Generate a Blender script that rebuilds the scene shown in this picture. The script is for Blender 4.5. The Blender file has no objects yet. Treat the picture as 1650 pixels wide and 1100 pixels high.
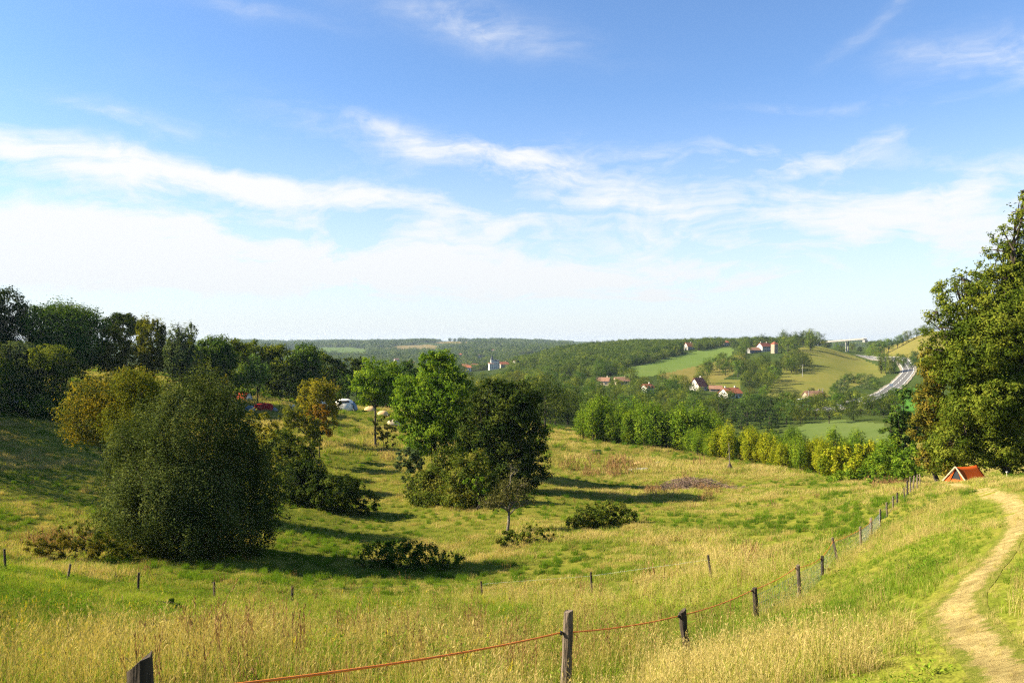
import bpy, math, random
import numpy as np
from mathutils import Vector, Matrix

# ------------------------------------------------------------------ camera, world, sun, exposure
F, CX, CY = 1283.3, 825.0, 550.0          # focal length and centre of the 1650 x 1100 photograph, in its pixels
sc = bpy.context.scene
COL = sc.collection
cam_d = bpy.data.cameras.new('camera')
cam_d.lens = 28.0; cam_d.sensor_width = 36.0
cam_d.clip_start = 0.1; cam_d.clip_end = 20000
cam = bpy.data.objects.new('camera', cam_d); COL.objects.link(cam)
cam.location = (0, 0, 0); cam.rotation_euler = (math.radians(90), 0, 0)
sc.camera = cam
sc.view_settings.view_transform = 'Standard'; sc.view_settings.look = 'None'
sc.view_settings.exposure = 1.75; sc.view_settings.gamma = 1.0; sc.view_settings.use_curve_mapping = False
sc.cycles.max_bounces = 5; sc.cycles.diffuse_bounces = 2; sc.cycles.glossy_bounces = 2
sc.cycles.transmission_bounces = 3; sc.cycles.transparent_max_bounces = 8; sc.cycles.volume_bounces = 0
sc.cycles.use_denoising = False
sc.cycles.use_adaptive_sampling = False
sc.cycles.sample_clamp_indirect = 3.0
sc.cycles.filter_width = 1.3
sc.cycles.use_light_tree = False

SUN_EL, SUN_AZ = math.radians(32), math.radians(-91)     # azimuth clockwise from +Y (the view direction)
sdir = Vector((math.sin(SUN_AZ)*math.cos(SUN_EL), math.cos(SUN_AZ)*math.cos(SUN_EL), math.sin(SUN_EL)))
sun_d = bpy.data.lights.new('sun', 'SUN'); sun_d.energy = 5.0; sun_d.angle = math.radians(0.5); sun_d.color = (1.0, 0.88, 0.64)
sun = bpy.data.objects.new('sun', sun_d); COL.objects.link(sun)
sun.rotation_euler = (-sdir).to_track_quat('-Z', 'Y').to_euler()

world = bpy.data.worlds.new('World'); sc.world = world; world.use_nodes = True
def build_world():
    nt = world.node_tree; nt.nodes.clear(); L = nt.links
    def nd(t, **k):
        n = nt.nodes.new(t)
        for a, b in k.items(): setattr(n, a, b)
        return n
    def val(s, v):
        if hasattr(v, 'links') or isinstance(v, bpy.types.NodeSocket): L.new(v, s)
        else: s.default_value = v
    def M(op, a, b=0.0, c=0.0, clamp=False):
        n = nd('ShaderNodeMath', operation=op, use_clamp=clamp)
        val(n.inputs[0], a); val(n.inputs[1], b)
        if len(n.inputs) > 2: val(n.inputs[2], c)
        return n.outputs[0]
    sky = nd('ShaderNodeTexSky', sky_type='NISHITA')
    sky.sun_disc = False; sky.sun_elevation = SUN_EL; sky.sun_rotation = SUN_AZ
    sky.altitude = 200; sky.air_density = 1.0; sky.dust_density = 0.3; sky.ozone_density = 3.0
    tc = nd('ShaderNodeTexCoord'); sp = nd('ShaderNodeSeparateXYZ'); L.new(tc.outputs['Generated'], sp.inputs[0])
    X, Y, Z = sp.outputs
    az = M('ARCTAN2', X, Y); el = M('ARCSINE', Z)
    cmb = nd('ShaderNodeCombineXYZ'); L.new(az, cmb.inputs[0]); L.new(el, cmb.inputs[1])
    # gentle warp of the sky coordinates so that every bank has a ragged edge
    wn = nd('ShaderNodeTexNoise'); wn.inputs['Scale'].default_value = 5.0; wn.inputs['Detail'].default_value = 5; L.new(cmb.outputs[0], wn.inputs['Vector'])
    ws = nd('ShaderNodeVectorMath', operation='SUBTRACT'); L.new(wn.outputs['Color'], ws.inputs[0]); ws.inputs[1].default_value = (0.5, 0.5, 0.5)
    wm = nd('ShaderNodeVectorMath', operation='MULTIPLY'); L.new(ws.outputs[0], wm.inputs[0]); wm.inputs[1].default_value = (0.17, 0.06, 0)
    wa = nd('ShaderNodeVectorMath', operation='ADD'); L.new(cmb.outputs[0], wa.inputs[0]); L.new(wm.outputs[0], wa.inputs[1])
    sw = nd('ShaderNodeSeparateXYZ'); L.new(wa.outputs[0], sw.inputs[0]); A, E = sw.outputs[0], sw.outputs[1]
    def pe(px, py):
        u = (px-CX)/F; v = (CY-py)/F
        return math.atan(u), math.atan(v*math.cos(math.atan(u)))
    def bank(px, py, rx, ry, tilt, amp):
        a0, e0 = pe(px, py); t = math.radians(tilt); c, s = math.cos(t), math.sin(t)
        da = M('SUBTRACT', A, a0); de = M('SUBTRACT', E, e0)
        p = M('ADD', M('MULTIPLY', da, c*F/rx), M('MULTIPLY', de, -s*F/rx))
        q = M('ADD', M('MULTIPLY', da, s*F/ry), M('MULTIPLY', de, c*F/ry))
        r = M('ADD', M('MULTIPLY', p, p), M('MULTIPLY', q, q))
        return M('MULTIPLY', M('POWER', 2.718, M('MULTIPLY', r, -1.0)), amp)
    banks = [  # centre px, py, half length, half width, tilt (down to the right), strength
        (100, 262, 330, 20, 6, 1.1), (420, 298, 300, 16, 7, 0.95), (700, 330, 250, 14, 6, 0.5),
        (60, 385, 330, 62, 4, 1.5), (330, 420, 330, 50, 5, 1.15), (650, 435, 380, 44, 3, 1.1), (1000, 455, 420, 44, 2, 1.0),
        (650, 222, 130, 15, 12, 0.45), (790, 258, 190, 26, 9, 0.62), (900, 290, 140, 22, 14, 0.4), (860, 245, 60, 18, -20, 0.3),
        (1180, 265, 210, 26, 4, 0.6), (1370, 240, 150, 16, -14, 0.4), (1480, 368, 320, 34, 3, 0.85), (1400, 320, 200, 14, 4, 0.4), (1150, 345, 280, 22, 6, 0.45),
        (1460, 15, 100, 14, -32, 0.35), (1625, 95, 110, 34, 12, 0.85), (1590, 290, 160, 26, -8, 0.4), (1330, 175, 190, 13, 2, 0.25),
        (760, 40, 190, 34, 12, 0.5), (170, 190, 130, 15, 8, 0.3), (380, 10, 150, 16, 4, 0.3), (460, 190, 150, 30, 12, 0.18),
        (1000, 330, 1200, 100, 2, 0.32), (1350, 440, 420, 50, -2, 0.4), (1580, 300, 160, 18, -6, 0.35), (900, 385, 420, 22, 3, 0.35)]
    tot = None
    for b in banks:
        g = bank(*b); tot = g if tot is None else M('ADD', tot, g)
    # streaked fibres inside the banks
    def streak(scale, sx, sy, rot, det):
        mp = nd('ShaderNodeMapping'); mp.inputs['Scale'].default_value = (sx, sy, 1); mp.inputs['Rotation'].default_value = (0, 0, math.radians(rot))
        L.new(wa.outputs[0], mp.inputs['Vector'])
        n = nd('ShaderNodeTexNoise'); n.inputs['Scale'].default_value = scale; n.inputs['Detail'].default_value = det; n.inputs['Roughness'].default_value = 0.62
        n.inputs['Distortion'].default_value = 0.9
        L.new(mp.outputs[0], n.inputs['Vector']); return n.outputs['Fac']
    s1 = streak(3.0, 1.0, 5.0, 6, 9); s2 = streak(6.0, 1.0, 3.2, -14, 7)
    fib = M('ADD', M('MULTIPLY', s1, 0.65), M('MULTIPLY', s2, 0.35))
    fib = M('MULTIPLY', M('SUBTRACT', fib, 0.36), 4.2, clamp=True)
    s3 = streak(11.0, 1.0, 2.6, 10, 8); s4 = streak(26.0, 1.0, 2.2, -8, 6)
    fine = M('SUBTRACT', M('ADD', M('MULTIPLY', s3, 0.6), M('MULTIPLY', s4, 0.4)), 0.5)
    soft = M('MULTIPLY', tot, M('ADD', M('MULTIPLY', fib, 0.95), 0.14))
    soft = M('ADD', soft, M('MULTIPLY', fine, M('MULTIPLY', M('MINIMUM', M('MULTIPLY', tot, 1.6), 1.0), 1.5)))
    sm = nd('ShaderNodeMapRange', interpolation_type='SMOOTHSTEP'); L.new(soft, sm.inputs[0]); sm.inputs[1].default_value = -0.05; sm.inputs[2].default_value = 1.15
    cov = M('MULTIPLY', sm.outputs[0], 0.96, clamp=True)
    # whitish air low over the horizon
    hz = M('POWER', M('SUBTRACT', 1.0, M('MULTIPLY', M('MAXIMUM', el, 0.0), 3.0), clamp=True), 1.9)
    cov2 = M('MAXIMUM', cov, M('MULTIPLY', hz, 0.94))
    mix = nd('ShaderNodeMix', data_type='RGBA'); L.new(cov2, mix.inputs[0])
    tint = nd('ShaderNodeMix', data_type='RGBA', blend_type='MULTIPLY'); tint.inputs[0].default_value = 1.0
    L.new(sky.outputs[0], tint.inputs[6]); tint.inputs[7].default_value = (0.98, 1.15, 1.34, 1)
    wc = nd('ShaderNodeMix', data_type='RGBA'); L.new(M('MULTIPLY', M('POWER', hz, 1.6), 1.0, clamp=True), wc.inputs[0]); wc.inputs[6].default_value = (6.1, 6.1, 6.12, 1); wc.inputs[7].default_value = (4.85, 5.1, 5.3, 1)
    L.new(tint.outputs[2], mix.inputs[6]); L.new(wc.outputs[2], mix.inputs[7])
    bg = nd('ShaderNodeBackground'); bg.inputs['Strength'].default_value = 0.050
    low = nd('ShaderNodeMix', data_type='RGBA'); L.new(M('MULTIPLY', M('ADD', el, 0.045), 60.0, clamp=True), low.inputs[0])   # land, not sky, below the horizon
    low.inputs[6].default_value = (0.55, 0.62, 0.32, 1); L.new(mix.outputs[2], low.inputs[7]); L.new(low.outputs[2], bg.inputs['Color'])
    out = nd('ShaderNodeOutputWorld'); L.new(bg.outputs[0], out.inputs['Surface'])
    world.cycles.sampling_method = 'MANUAL'; world.cycles.sample_map_resolution = 512
build_world()

# ------------------------------------------------------------------ helpers
R = np.random.default_rng(11)
random.seed(5)

def tag(o, label=None, cat=None, group=None, kind=None):
    if label: o['label'] = label
    if cat: o['category'] = cat
    if group: o['group'] = group
    if kind: o['kind'] = kind
    return o
def empty(name, loc, label, cat, group=None, rz=0.0):
    o = bpy.data.objects.new(name, None); COL.objects.link(o); o.location = loc; o.rotation_euler = (0, 0, rz)
    o.empty_display_size = 0.5
    return tag(o, label, cat, group)
def mesh_np(name, V, Fc, k, mats=(), smooth=False, mi=None, attrs=None):
    """mesh from a vertex array and a face array with k corners per face"""
    V = np.asarray(V, np.float32); Fc = np.asarray(Fc, np.int32)
    me = bpy.data.meshes.new(name); n = len(Fc)
    me.vertices.add(len(V)); me.vertices.foreach_set('co', V.ravel())
    me.loops.add(n*k); me.loops.foreach_set('vertex_index', Fc.ravel())
    me.polygons.add(n); me.polygons.foreach_set('loop_start', np.arange(0, n*k, k, dtype=np.int32))
    me.polygons.foreach_set('loop_total', np.full(n, k, np.int32))
    if mi is not None: me.polygons.foreach_set('material_index', np.asarray(mi, np.int32))
    me.polygons.foreach_set('use_smooth', np.full(n, smooth))
    for m in mats: me.materials.append(m)
    for an, (dom, ty, dat) in (attrs or {}).items():
        a = me.attributes.new(an, ty, dom)
        a.data.foreach_set('value' if ty in ('FLOAT', 'INT') else ('color' if 'COLOR' in ty else 'vector'), np.asarray(dat).ravel())
    me.update(calc_edges=True); me.validate()
    return me
def link(name, me, parent=None, loc=None):
    o = bpy.data.objects.new(name, me); COL.objects.link(o)
    if parent is not None: o.parent = parent
    if loc is not None: o.location = loc
    return o
class MB:
    """collects boxes, prisms and tubes into ONE mesh"""
    def __init__(s): s.v = []; s.f = []
    def add(s, vs, fs):
        b = len(s.v); s.v += [tuple(map(float, p)) for p in vs]; s.f += [tuple(b+i for i in f) for f in fs]; return s
    def box(s, c, d, rz=0.0):
        hx, hy, hz = d[0]/2, d[1]/2, d[2]/2; cs, sn = math.cos(rz), math.sin(rz); vs = []
        for z in (-hz, hz):
            for x, y in ((-hx, -hy), (hx, -hy), (hx, hy), (-hx, hy)):
                vs.append((c[0]+x*cs-y*sn, c[1]+x*sn+y*cs, c[2]+z))
        return s.add(vs, [(3, 2, 1, 0), (4, 5, 6, 7), (0, 1, 5, 4), (1, 2, 6, 5), (2, 3, 7, 6), (3, 0, 4, 7)])
    def prism(s, poly, y0, y1):     # polygon in x,z extruded along y
        n = len(poly); vs = [(p[0], y0, p[1]) for p in poly]+[(p[0], y1, p[1]) for p in poly]
        fs = [tuple(range(n)), tuple(range(2*n-1, n-1, -1))]+[(i, i+n, (i+1) % n+n, (i+1) % n) for i in range(n)]
        return s.add(vs, fs)
    def prismx(s, poly, x0, x1):    # polygon in y,z extruded along x
        n = len(poly); vs = [(x0, p[0], p[1]) for p in poly]+[(x1, p[0], p[1]) for p in poly]
        fs = [tuple(range(n-1, -1, -1)), tuple(range(n, 2*n))]+[(i, (i+1) % n, (i+1) % n+n, i+n) for i in range(n)]
        return s.add(vs, fs)
    def tube(s, pts, rad, k=6):
        pts = [Vector(p) for p in pts]
        if not hasattr(rad, '__len__'): rad = [rad]*len(pts)
        b = len(s.v); n = len(pts)
        for i, p in enumerate(pts):
            t = (pts[min(i+1, n-1)]-pts[max(i-1, 0)]).normalized()
            a = t.orthogonal().normalized() if abs(t.z) < 0.99 else Vector((1, 0, 0))
            if abs(t.z) < 0.99: a = t.cross(Vector((0, 0, 1))).normalized()
            bb = t.cross(a).normalized()
            for j in range(k):
                q = p+(a*math.cos(2*math.pi*j/k)+bb*math.sin(2*math.pi*j/k))*rad[i]; s.v.append(tuple(q))
        for i in range(n-1):
            for j in range(k):
                s.f.append((b+i*k+j, b+i*k+(j+1) % k, b+(i+1)*k+(j+1) % k, b+(i+1)*k+j))
        s.f.append(tuple(b+j for j in range(k-1, -1, -1))); s.f.append(tuple(b+(n-1)*k+j for j in range(k)))
        return s
    def mesh(s, name, mat, smooth=False):
        me = bpy.data.meshes.new(name); me.from_pydata(s.v, [], s.f)
        if mat: me.materials.append(mat)
        if smooth: me.polygons.foreach_set('use_smooth', [True]*len(me.polygons))
        me.update(); return me
    def build(s, name, mat, parent=None, smooth=False): return link(name, s.mesh(name, mat, smooth), parent)
def copy_tree(o, parent=None):
    c = o.copy(); COL.objects.link(c)
    if parent is not None: c.parent = parent
    for ch in list(o.children): copy_tree(ch, c)
    return c

# value noise, fractal
_tab = np.random.default_rng(3).random((256, 256))
def vnoise(x, y):
    x = np.asarray(x, float); y = np.asarray(y, float)
    xi = np.floor(x).astype(int); yi = np.floor(y).astype(int); fx = x-xi; fy = y-yi
    fx = fx*fx*(3-2*fx); fy = fy*fy*(3-2*fy)
    g = lambda a, b: _tab[a & 255, b & 255]
    return (g(xi, yi)*(1-fx)*(1-fy)+g(xi+1, yi)*fx*(1-fy)+g(xi, yi+1)*(1-fx)*fy+g(xi+1, yi+1)*fx*fy)*2-1
def fbm(x, y, sc_, oct=4):
    t = 0; a = 1; n = 0
    for i in range(oct):
        t = t+a*vnoise(x/sc_+17.3*i, y/sc_+5.1*i); n += a; a *= .5; sc_ /= 2.03
    return t/n

# ------------------------------------------------------------------ terrain height
S0 = 12.0
CP = {   # photograph column -> (distance, row of the ground seen there)
 -420: [(4, None, -2.0), (9, None, -3.3), (20, None, -5.6), (38, 885), (60, 800), (80, 735), (100, 680), (125, 620), (150, 575), (180, 545), (220, 535), (300, 545), (600, 560), (1500, 565), (6000, 550)],
 0:   [(2, None, -1.95), (4, None, -2.65), (9, 1100), (20, 967), (38, 920), (58, 862), (75, 800), (95, 740), (115, 690), (135, 645), (150, 612), (175, 590), (220, 572), (300, 575), (600, 575), (1500, 572), (3500, 560), (6000, 552)],
 200: [(38, 954), (55, 893), (75, 840), (100, 762), (130, 690), (150, 645), (170, 618), (220, 592), (300, 592), (600, 588), (1500, 580), (3500, 560), (6000, 552)],
 228: [(3.9, None, -2.72)],
 400: [(3, None, -2.45), (8, 1110), (20, 1025), (38, 973), (55, 902), (75, 830), (100, 762), (130, 702), (150, 662), (165, 638), (200, 628), (300, 630), (500, 612), (1000, 592), (2000, 580), (3000, 564), (4200, 551), (6000, 553)],
 600: [(40, 968), (55, 920), (75, 855), (100, 790), (132, 720), (165, 666), (190, 653), (230, 652), (300, 655), (500, 626), (900, 604), (1500, 592), (2200, 578), (3000, 561), (4200, 551), (6000, 553)],
 800: [(6, 1200), (12, 1075), (22, 1010), (44, 957), (58, 910), (70, 860), (95, 792), (130, 735), (160, 700), (200, 677), (260, 668), (400, 650), (700, 616), (1400, 597), (1800, 583), (2500, 566), (3200, 554), (4200, 551), (6000, 553)],
 915: [(9.2, 1125), (1.5, None, -1.9)],
 900: [(700, 606), (1000, 580), (1150, 568), (1400, 580), (3500, 556), (6000, 553)],
 1000: [(43, 943), (60, 880), (75, 840), (105, 788), (130, 750), (160, 716), (180, 703), (230, 705), (350, 672), (500, 640), (600, 612), (700, 594), (900, 574), (1050, 562), (1250, 560), (1700, 562), (3500, 556), (6000, 553)],
 1100: [(12.5, 1052)],
 1217: [(17, 1002)],
 1200: [(42, 913), (60, 862), (80, 820), (105, 786), (130, 752), (150, 736), (190, 732), (300, 700), (400, 666), (500, 640), (600, 614), (700, 594), (850, 572), (950, 562), (1100, 557), (1300, 558), (1800, 560), (3500, 556), (6000, 553)],
 1290: [(22, 966)],
 1325: [(27, 930), (700, 590), (850, 570), (950, 558), (1050, 560), (1300, 562)],
 1387: [(35, 888)],
 1400: [(42, 864), (60, 812), (72, 797), (100, 778), (118, 768), (150, 765), (220, 722), (280, 697), (320, 682), (420, 656), (520, 636), (600, 617), (700, 602), (850, 585), (1000, 572), (1200, 561), (1500, 560), (3500, 556), (6000, 553)],
 1480: [(68, 786), (100, 780), (150, 765), (220, 722), (320, 682), (420, 656), (520, 636), (600, 612), (700, 590), (800, 565), (900, 543), (1000, 541), (1300, 552), (3500, 556), (6000, 553)],
 1600: [(3, None, -2.05), (6, None, -2.55), (10, 940), (18.5, 850), (39, 792), (55, 776), (70, 770), (85, 786), (120, 780), (220, 722), (420, 656), (600, 605), (750, 560), (900, 535), (1100, 535), (1500, 552), (6000, 553)],
 2050: [(4, None, -1.9), (10, None, -2.6), (20, None, -4.0), (40, None, -7.0), (70, None, -10.5), (100, None, -14), (220, 680), (420, 630), (750, 560), (1000, 540), (6000, 553)],
}
_P = []
for px, rows in CP.items():
    for r in rows:
        d = r[0]; z = r[2] if r[1] is None else (CY-r[1])/F*d
        _P.append(((px-CX)/F*d, d, z))
for x, y, z in [(-11, -1, -1.6), (-5, -8, 0.0), (5, -8, 0.2), (0, 0, -1.65), (11, -1, -1.4), (0, -11, .8), (-25, 2, -2.2), (25, 2, -0.9)]: _P.append((x, y, z))
_P = np.array(_P)
def _dom(x, y):
    s = np.maximum(y+S0, 0.8); w = np.clip(x/s, -1.15, 1.15)
    return w*3.2, np.log(s), s
_a, _b, _s = _dom(_P[:, 0], _P[:, 1]); _q = _P[:, 2]/_s
def _tps(r2): return 0.5*r2*np.log(r2+1e-12)
_n = len(_P); _K = np.zeros((_n+3, _n+3))
_K[:_n, :_n] = _tps((_a[:, None]-_a)**2+(_b[:, None]-_b)**2)+np.eye(_n)*0.004
_K[:_n, _n] = 1; _K[:_n, _n+1] = _a; _K[:_n, _n+2] = _b; _K[_n:, :_n] = _K[:_n, _n:].T
_w = np.linalg.solve(_K, np.concatenate([_q, [0, 0, 0]]))
def Hraw(x, y):
    x = np.atleast_1d(np.asarray(x, float)); y = np.atleast_1d(np.asarray(y, float))
    a, b, s = _dom(x, y); out = np.empty(len(x))
    for i in range(0, len(x), 20000):
        j = slice(i, i+20000)
        out[j] = _tps((a[j, None]-_a)**2+(b[j, None]-_b)**2) @ _w[:_n]+_w[_n]+_w[_n+1]*a[j]+_w[_n+2]*b[j]
    z = out*s
    far = np.clip((y-60)/300, 0, 1)
    z = z+fbm(x, y, 2.2, 3)*0.09+fbm(x+40, y, 9, 4)*0.40*np.clip(y/40, .12, 1)+fbm(x, y+90, 70, 3)*1.6*far+fbm(x, y, 650, 4)*26*np.clip((y-1700)/2000, 0, 1)
    return z
NW, NS = 560, 620
_t = np.linspace(-1, 1, NW); WG = 0.70*_t+0.70*np.sign(_t)*np.abs(_t)**5
LG = np.linspace(math.log(1.0), math.log(7200.0), NS)
WW, SS = np.meshgrid(WG, np.exp(LG)); GX = WW*SS; GY = SS-S0
GZ = Hraw(GX.ravel(), GY.ravel()).reshape(GX.shape)
def gz(x, y):
    x = np.atleast_1d(np.asarray(x, float)); y = np.atleast_1d(np.asarray(y, float))
    s = np.maximum(y+S0, 1.01); w = np.clip(x/s, WG[0]+1e-6, WG[-1]-1e-6)
    i = np.clip(np.searchsorted(WG, w)-1, 0, NW-2); fw = (w-WG[i])/(WG[i+1]-WG[i])
    t = np.clip(np.log(s)-LG[0], 0, None)/(LG[1]-LG[0]); j = np.clip(t.astype(int), 0, NS-2)
    sj = np.exp(LG[j]); sj1 = np.exp(LG[j+1]); fs = (s-sj)/(sj1-sj)
    z = GZ[j, i]*(1-fw)*(1-fs)+GZ[j, i+1]*fw*(1-fs)+GZ[j+1, i]*(1-fw)*fs+GZ[j+1, i+1]*fw*fs
    return z
def gz1(x, y): return float(gz(x, y)[0])
def proj(x, y, z): return CX+F*x/y, CY-F*z/y
def at(px, d, dz=0.0):
    x = (px-CX)/F*d; return Vector((x, d, gz1(x, d)+dz))
def seen(px, py, d0=2.5, d1=6500):
    """the ground point seen at a place of the photograph, searched between two distances"""
    d = np.exp(np.linspace(math.log(d0), math.log(d1), 900)); x = (px-CX)/F*d
    r = CY-F*gz(x, d)/d; k = np.argmax(r <= py)
    if not (r <= py).any(): k = int(np.argmin(r))
    return Vector((x[k], d[k], float(gz(x[k], d[k])[0])))
def inpoly(px, py, poly):
    px = np.asarray(px); py = np.asarray(py); c = np.zeros(px.shape, bool); n = len(poly)
    for i in range(n):
        x0, y0 = poly[i]; x1, y1 = poly[(i+1) % n]
        m = ((y0 > py) != (y1 > py)) & (px < (x1-x0)*(py-y0)/(y1-y0+1e-9)+x0); c ^= m
    return c

# ------------------------------------------------------------------ materials
def nodes(name):
    m = bpy.data.materials.new(name); m.use_nodes = True; nt = m.node_tree; nt.nodes.clear()
    return m, nt, nt.links
def new(nt, t, **k):
    n = nt.nodes.new(t)
    for a, b in k.items(): setattr(n, a, b)
    return n
def ramp(nt, stops, inp, interp='LINEAR'):
    r = new(nt, 'ShaderNodeValToRGB'); r.color_ramp.interpolation = interp; e = r.color_ramp.elements
    while len(e) > 1: e.remove(e[-1])
    e[0].position = stops[0][0]; e[0].color = (*stops[0][1], 1)
    for p, c in stops[1:]:
        x = e.new(p); x.color = (*c, 1)
    nt.links.new(inp, r.inputs[0]); return r.outputs[0]
def noise(nt, scale, detail=3, vec=None, rough=.55, out='Fac', dist=0.0):
    n = new(nt, 'ShaderNodeTexNoise'); n.inputs['Scale'].default_value = scale; n.inputs['Detail'].default_value = detail
    n.inputs['Roughness'].default_value = rough; n.inputs['Distortion'].default_value = dist
    if vec is not None: nt.links.new(vec, n.inputs['Vector'])
    return n.outputs[out]
def mixc(nt, f, a, b, mode='MIX'):
    m = new(nt, 'ShaderNodeMix', data_type='RGBA', blend_type=mode)
    for s, v in ((m.inputs[0], f), (m.inputs[6], a), (m.inputs[7], b)):
        if isinstance(v, bpy.types.NodeSocket): nt.links.new(v, s)
        elif isinstance(v, (int, float)): s.default_value = v
        else: s.default_value = (*v, 1)
    return m.outputs[2]
def math_(nt, op, a, b=0.0, clamp=False):
    n = new(nt, 'ShaderNodeMath', operation=op, use_clamp=clamp)
    for s, v in ((n.inputs[0], a), (n.inputs[1], b)):
        if isinstance(v, bpy.types.NodeSocket): nt.links.new(v, s)
        else: s.default_value = v
    return n.outputs[0]
def finish(nt, surf):
    o = new(nt, 'ShaderNodeOutputMaterial'); nt.links.new(surf, o.inputs['Surface'])
def objvec(nt, scale=(1, 1, 1), kind='Object'):
    tc = new(nt, 'ShaderNodeTexCoord'); mp = new(nt, 'ShaderNodeMapping'); mp.inputs['Scale'].default_value = scale
    nt.links.new(tc.outputs[kind], mp.inputs[0]); return mp.outputs[0]
def pbr(name, c1, c2=None, scale=3.0, rough=.85, bump=0.0, spec=.25, vscale=(1, 1, 1), metal=0.0, detail=4, lo=.35, hi=.65):
    m, nt, L = nodes(name); v = objvec(nt, vscale)
    n = noise(nt, scale, detail, v); c1, c2 = [tuple(v_*.75 for v_ in c) for c in (c1, c2 or c1)]
    col = ramp(nt, [(lo, c1), (hi, c2)], n)
    b = new(nt, 'ShaderNodeBsdfPrincipled'); L.new(col, b.inputs['Base Color']); b.inputs['Roughness'].default_value = rough
    b.inputs['Specular IOR Level'].default_value = spec; b.inputs['Metallic'].default_value = metal
    if bump:
        bp = new(nt, 'ShaderNodeBump'); bp.inputs['Strength'].default_value = bump; bp.inputs['Distance'].default_value = .03
        L.new(noise(nt, scale*3, detail, v), bp.inputs['Height']); L.new(bp.outputs[0], b.inputs['Normal'])
    finish(nt, b.outputs[0]); return m
LEAF_K = .80      # leaves reflect a little less than the first estimates below
def leafmat(name, dark, mid, light, trans=0.3, hue=0.0, inst=False, gloss=0.0):
    """leaves: the tone attribute picks a leaf's own colour, object random shifts a whole tree"""
    m, nt, L = nodes(name)
    at_ = new(nt, 'ShaderNodeAttribute'); at_.attribute_name = 'tone'; f = at_.outputs['Fac']
    if inst:
        a2 = new(nt, 'ShaderNodeAttribute'); a2.attribute_type = 'INSTANCER'; a2.attribute_name = 'itone'
        f = math_(nt, 'ADD', math_(nt, 'MULTIPLY', f, .55), math_(nt, 'MULTIPLY', a2.outputs['Fac'], .5))
    dark, mid, light = [tuple(v*LEAF_K for v in c) for c in (dark, mid, light)]
    col = ramp(nt, [(0.08, dark), (0.5, mid), (0.92, light)], f)
    if hue:
        oi = new(nt, 'ShaderNodeObjectInfo'); hs = new(nt, 'ShaderNodeHueSaturation')
        L.new(math_(nt, 'ADD', math_(nt, 'MULTIPLY', oi.outputs['Random'], -hue), .5+hue*.45), hs.inputs['Hue'])
        w = new(nt, 'ShaderNodeTexWhiteNoise', noise_dimensions='1D'); L.new(oi.outputs['Random'], w.inputs['W'])
        L.new(math_(nt, 'ADD', math_(nt, 'MULTIPLY', w.outputs[0], .7), .65), hs.inputs['Value'])
        L.new(col, hs.inputs['Color']); col = hs.outputs[0]
    d = new(nt, 'ShaderNodeBsdfDiffuse'); t = new(nt, 'ShaderNodeBsdfTranslucent'); L.new(col, d.inputs[0])
    tcol = mixc(nt, 1.0, col, (1.25, 1.2, .55), 'MULTIPLY'); L.new(tcol, t.inputs[0])
    mx = new(nt, 'ShaderNodeMixShader'); mx.inputs[0].default_value = trans; L.new(d.outputs[0], mx.inputs[1]); L.new(t.outputs[0], mx.inputs[2])
    s = mx.outputs[0]
    if gloss:
        g = new(nt, 'ShaderNodeBsdfGlossy'); g.inputs['Roughness'].default_value = .45; g.inputs[0].default_value = (.9, .95, 1, 1)
        m2 = new(nt, 'ShaderNodeMixShader'); m2.inputs[0].default_value = gloss; L.new(s, m2.inputs[1]); L.new(g.outputs[0], m2.inputs[2]); s = m2.outputs[0]
    finish(nt, s); return m
def groundmat(name, cols, scales=(0.9, 0.12, 0.02), bump=.5, bdist=.12, stripes=None):
    m, nt, L = nodes(name); v = objvec(nt)
    n1 = noise(nt, scales[0], 4, v, .65); n2 = noise(nt, scales[1], 5, v, .6, dist=.4); n3 = noise(nt, scales[2], 3, v, .5)
    f = math_(nt, 'ADD', math_(nt, 'MULTIPLY', n1, .45), math_(nt, 'ADD', math_(nt, 'MULTIPLY', n2, .4), math_(nt, 'MULTIPLY', n3, .35)))
    k = len(cols); col = ramp(nt, [(.42+.36*i/(k-1), tuple(v*.68 for v in c)) for i, c in enumerate(cols)], f)
    n4 = noise(nt, scales[0]*7, 3, v, .7)
    col = mixc(nt, .8, col, ramp(nt, [(.3, (.62, .62, .6)), (.7, (1.3, 1.28, 1.2))], n4), 'MULTIPLY')
    if stripes:
        wv = new(nt, 'ShaderNodeTexWave'); wv.inputs['Scale'].default_value = stripes[0]; wv.inputs['Distortion'].default_value = 1.5; wv.inputs['Detail'].default_value = 1
        mp = objvec(nt); mp.node.inputs['Rotation'].default_value = (0, 0, stripes[1]); L.new(mp, wv.inputs[0])
        col = mixc(nt, .35, col, ramp(nt, [(0, (.8, .8, .8)), (1, (1.15, 1.15, 1.1))], wv.outputs[1]), 'MULTIPLY')
    b = new(nt, 'ShaderNodeBsdfDiffuse'); b.inputs['Roughness'].default_value = .6; L.new(col, b.inputs[0])
    bp = new(nt, 'ShaderNodeBump'); bp.inputs['Strength'].default_value = bump; bp.inputs['Distance'].default_value = bdist
    L.new(math_(nt, 'ADD', n4, math_(nt, 'MULTIPLY', n1, 1.5)), bp.inputs['Height']); L.new(bp.outputs[0], b.inputs['Normal'])
    finish(nt, b.outputs[0]); return m

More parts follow.
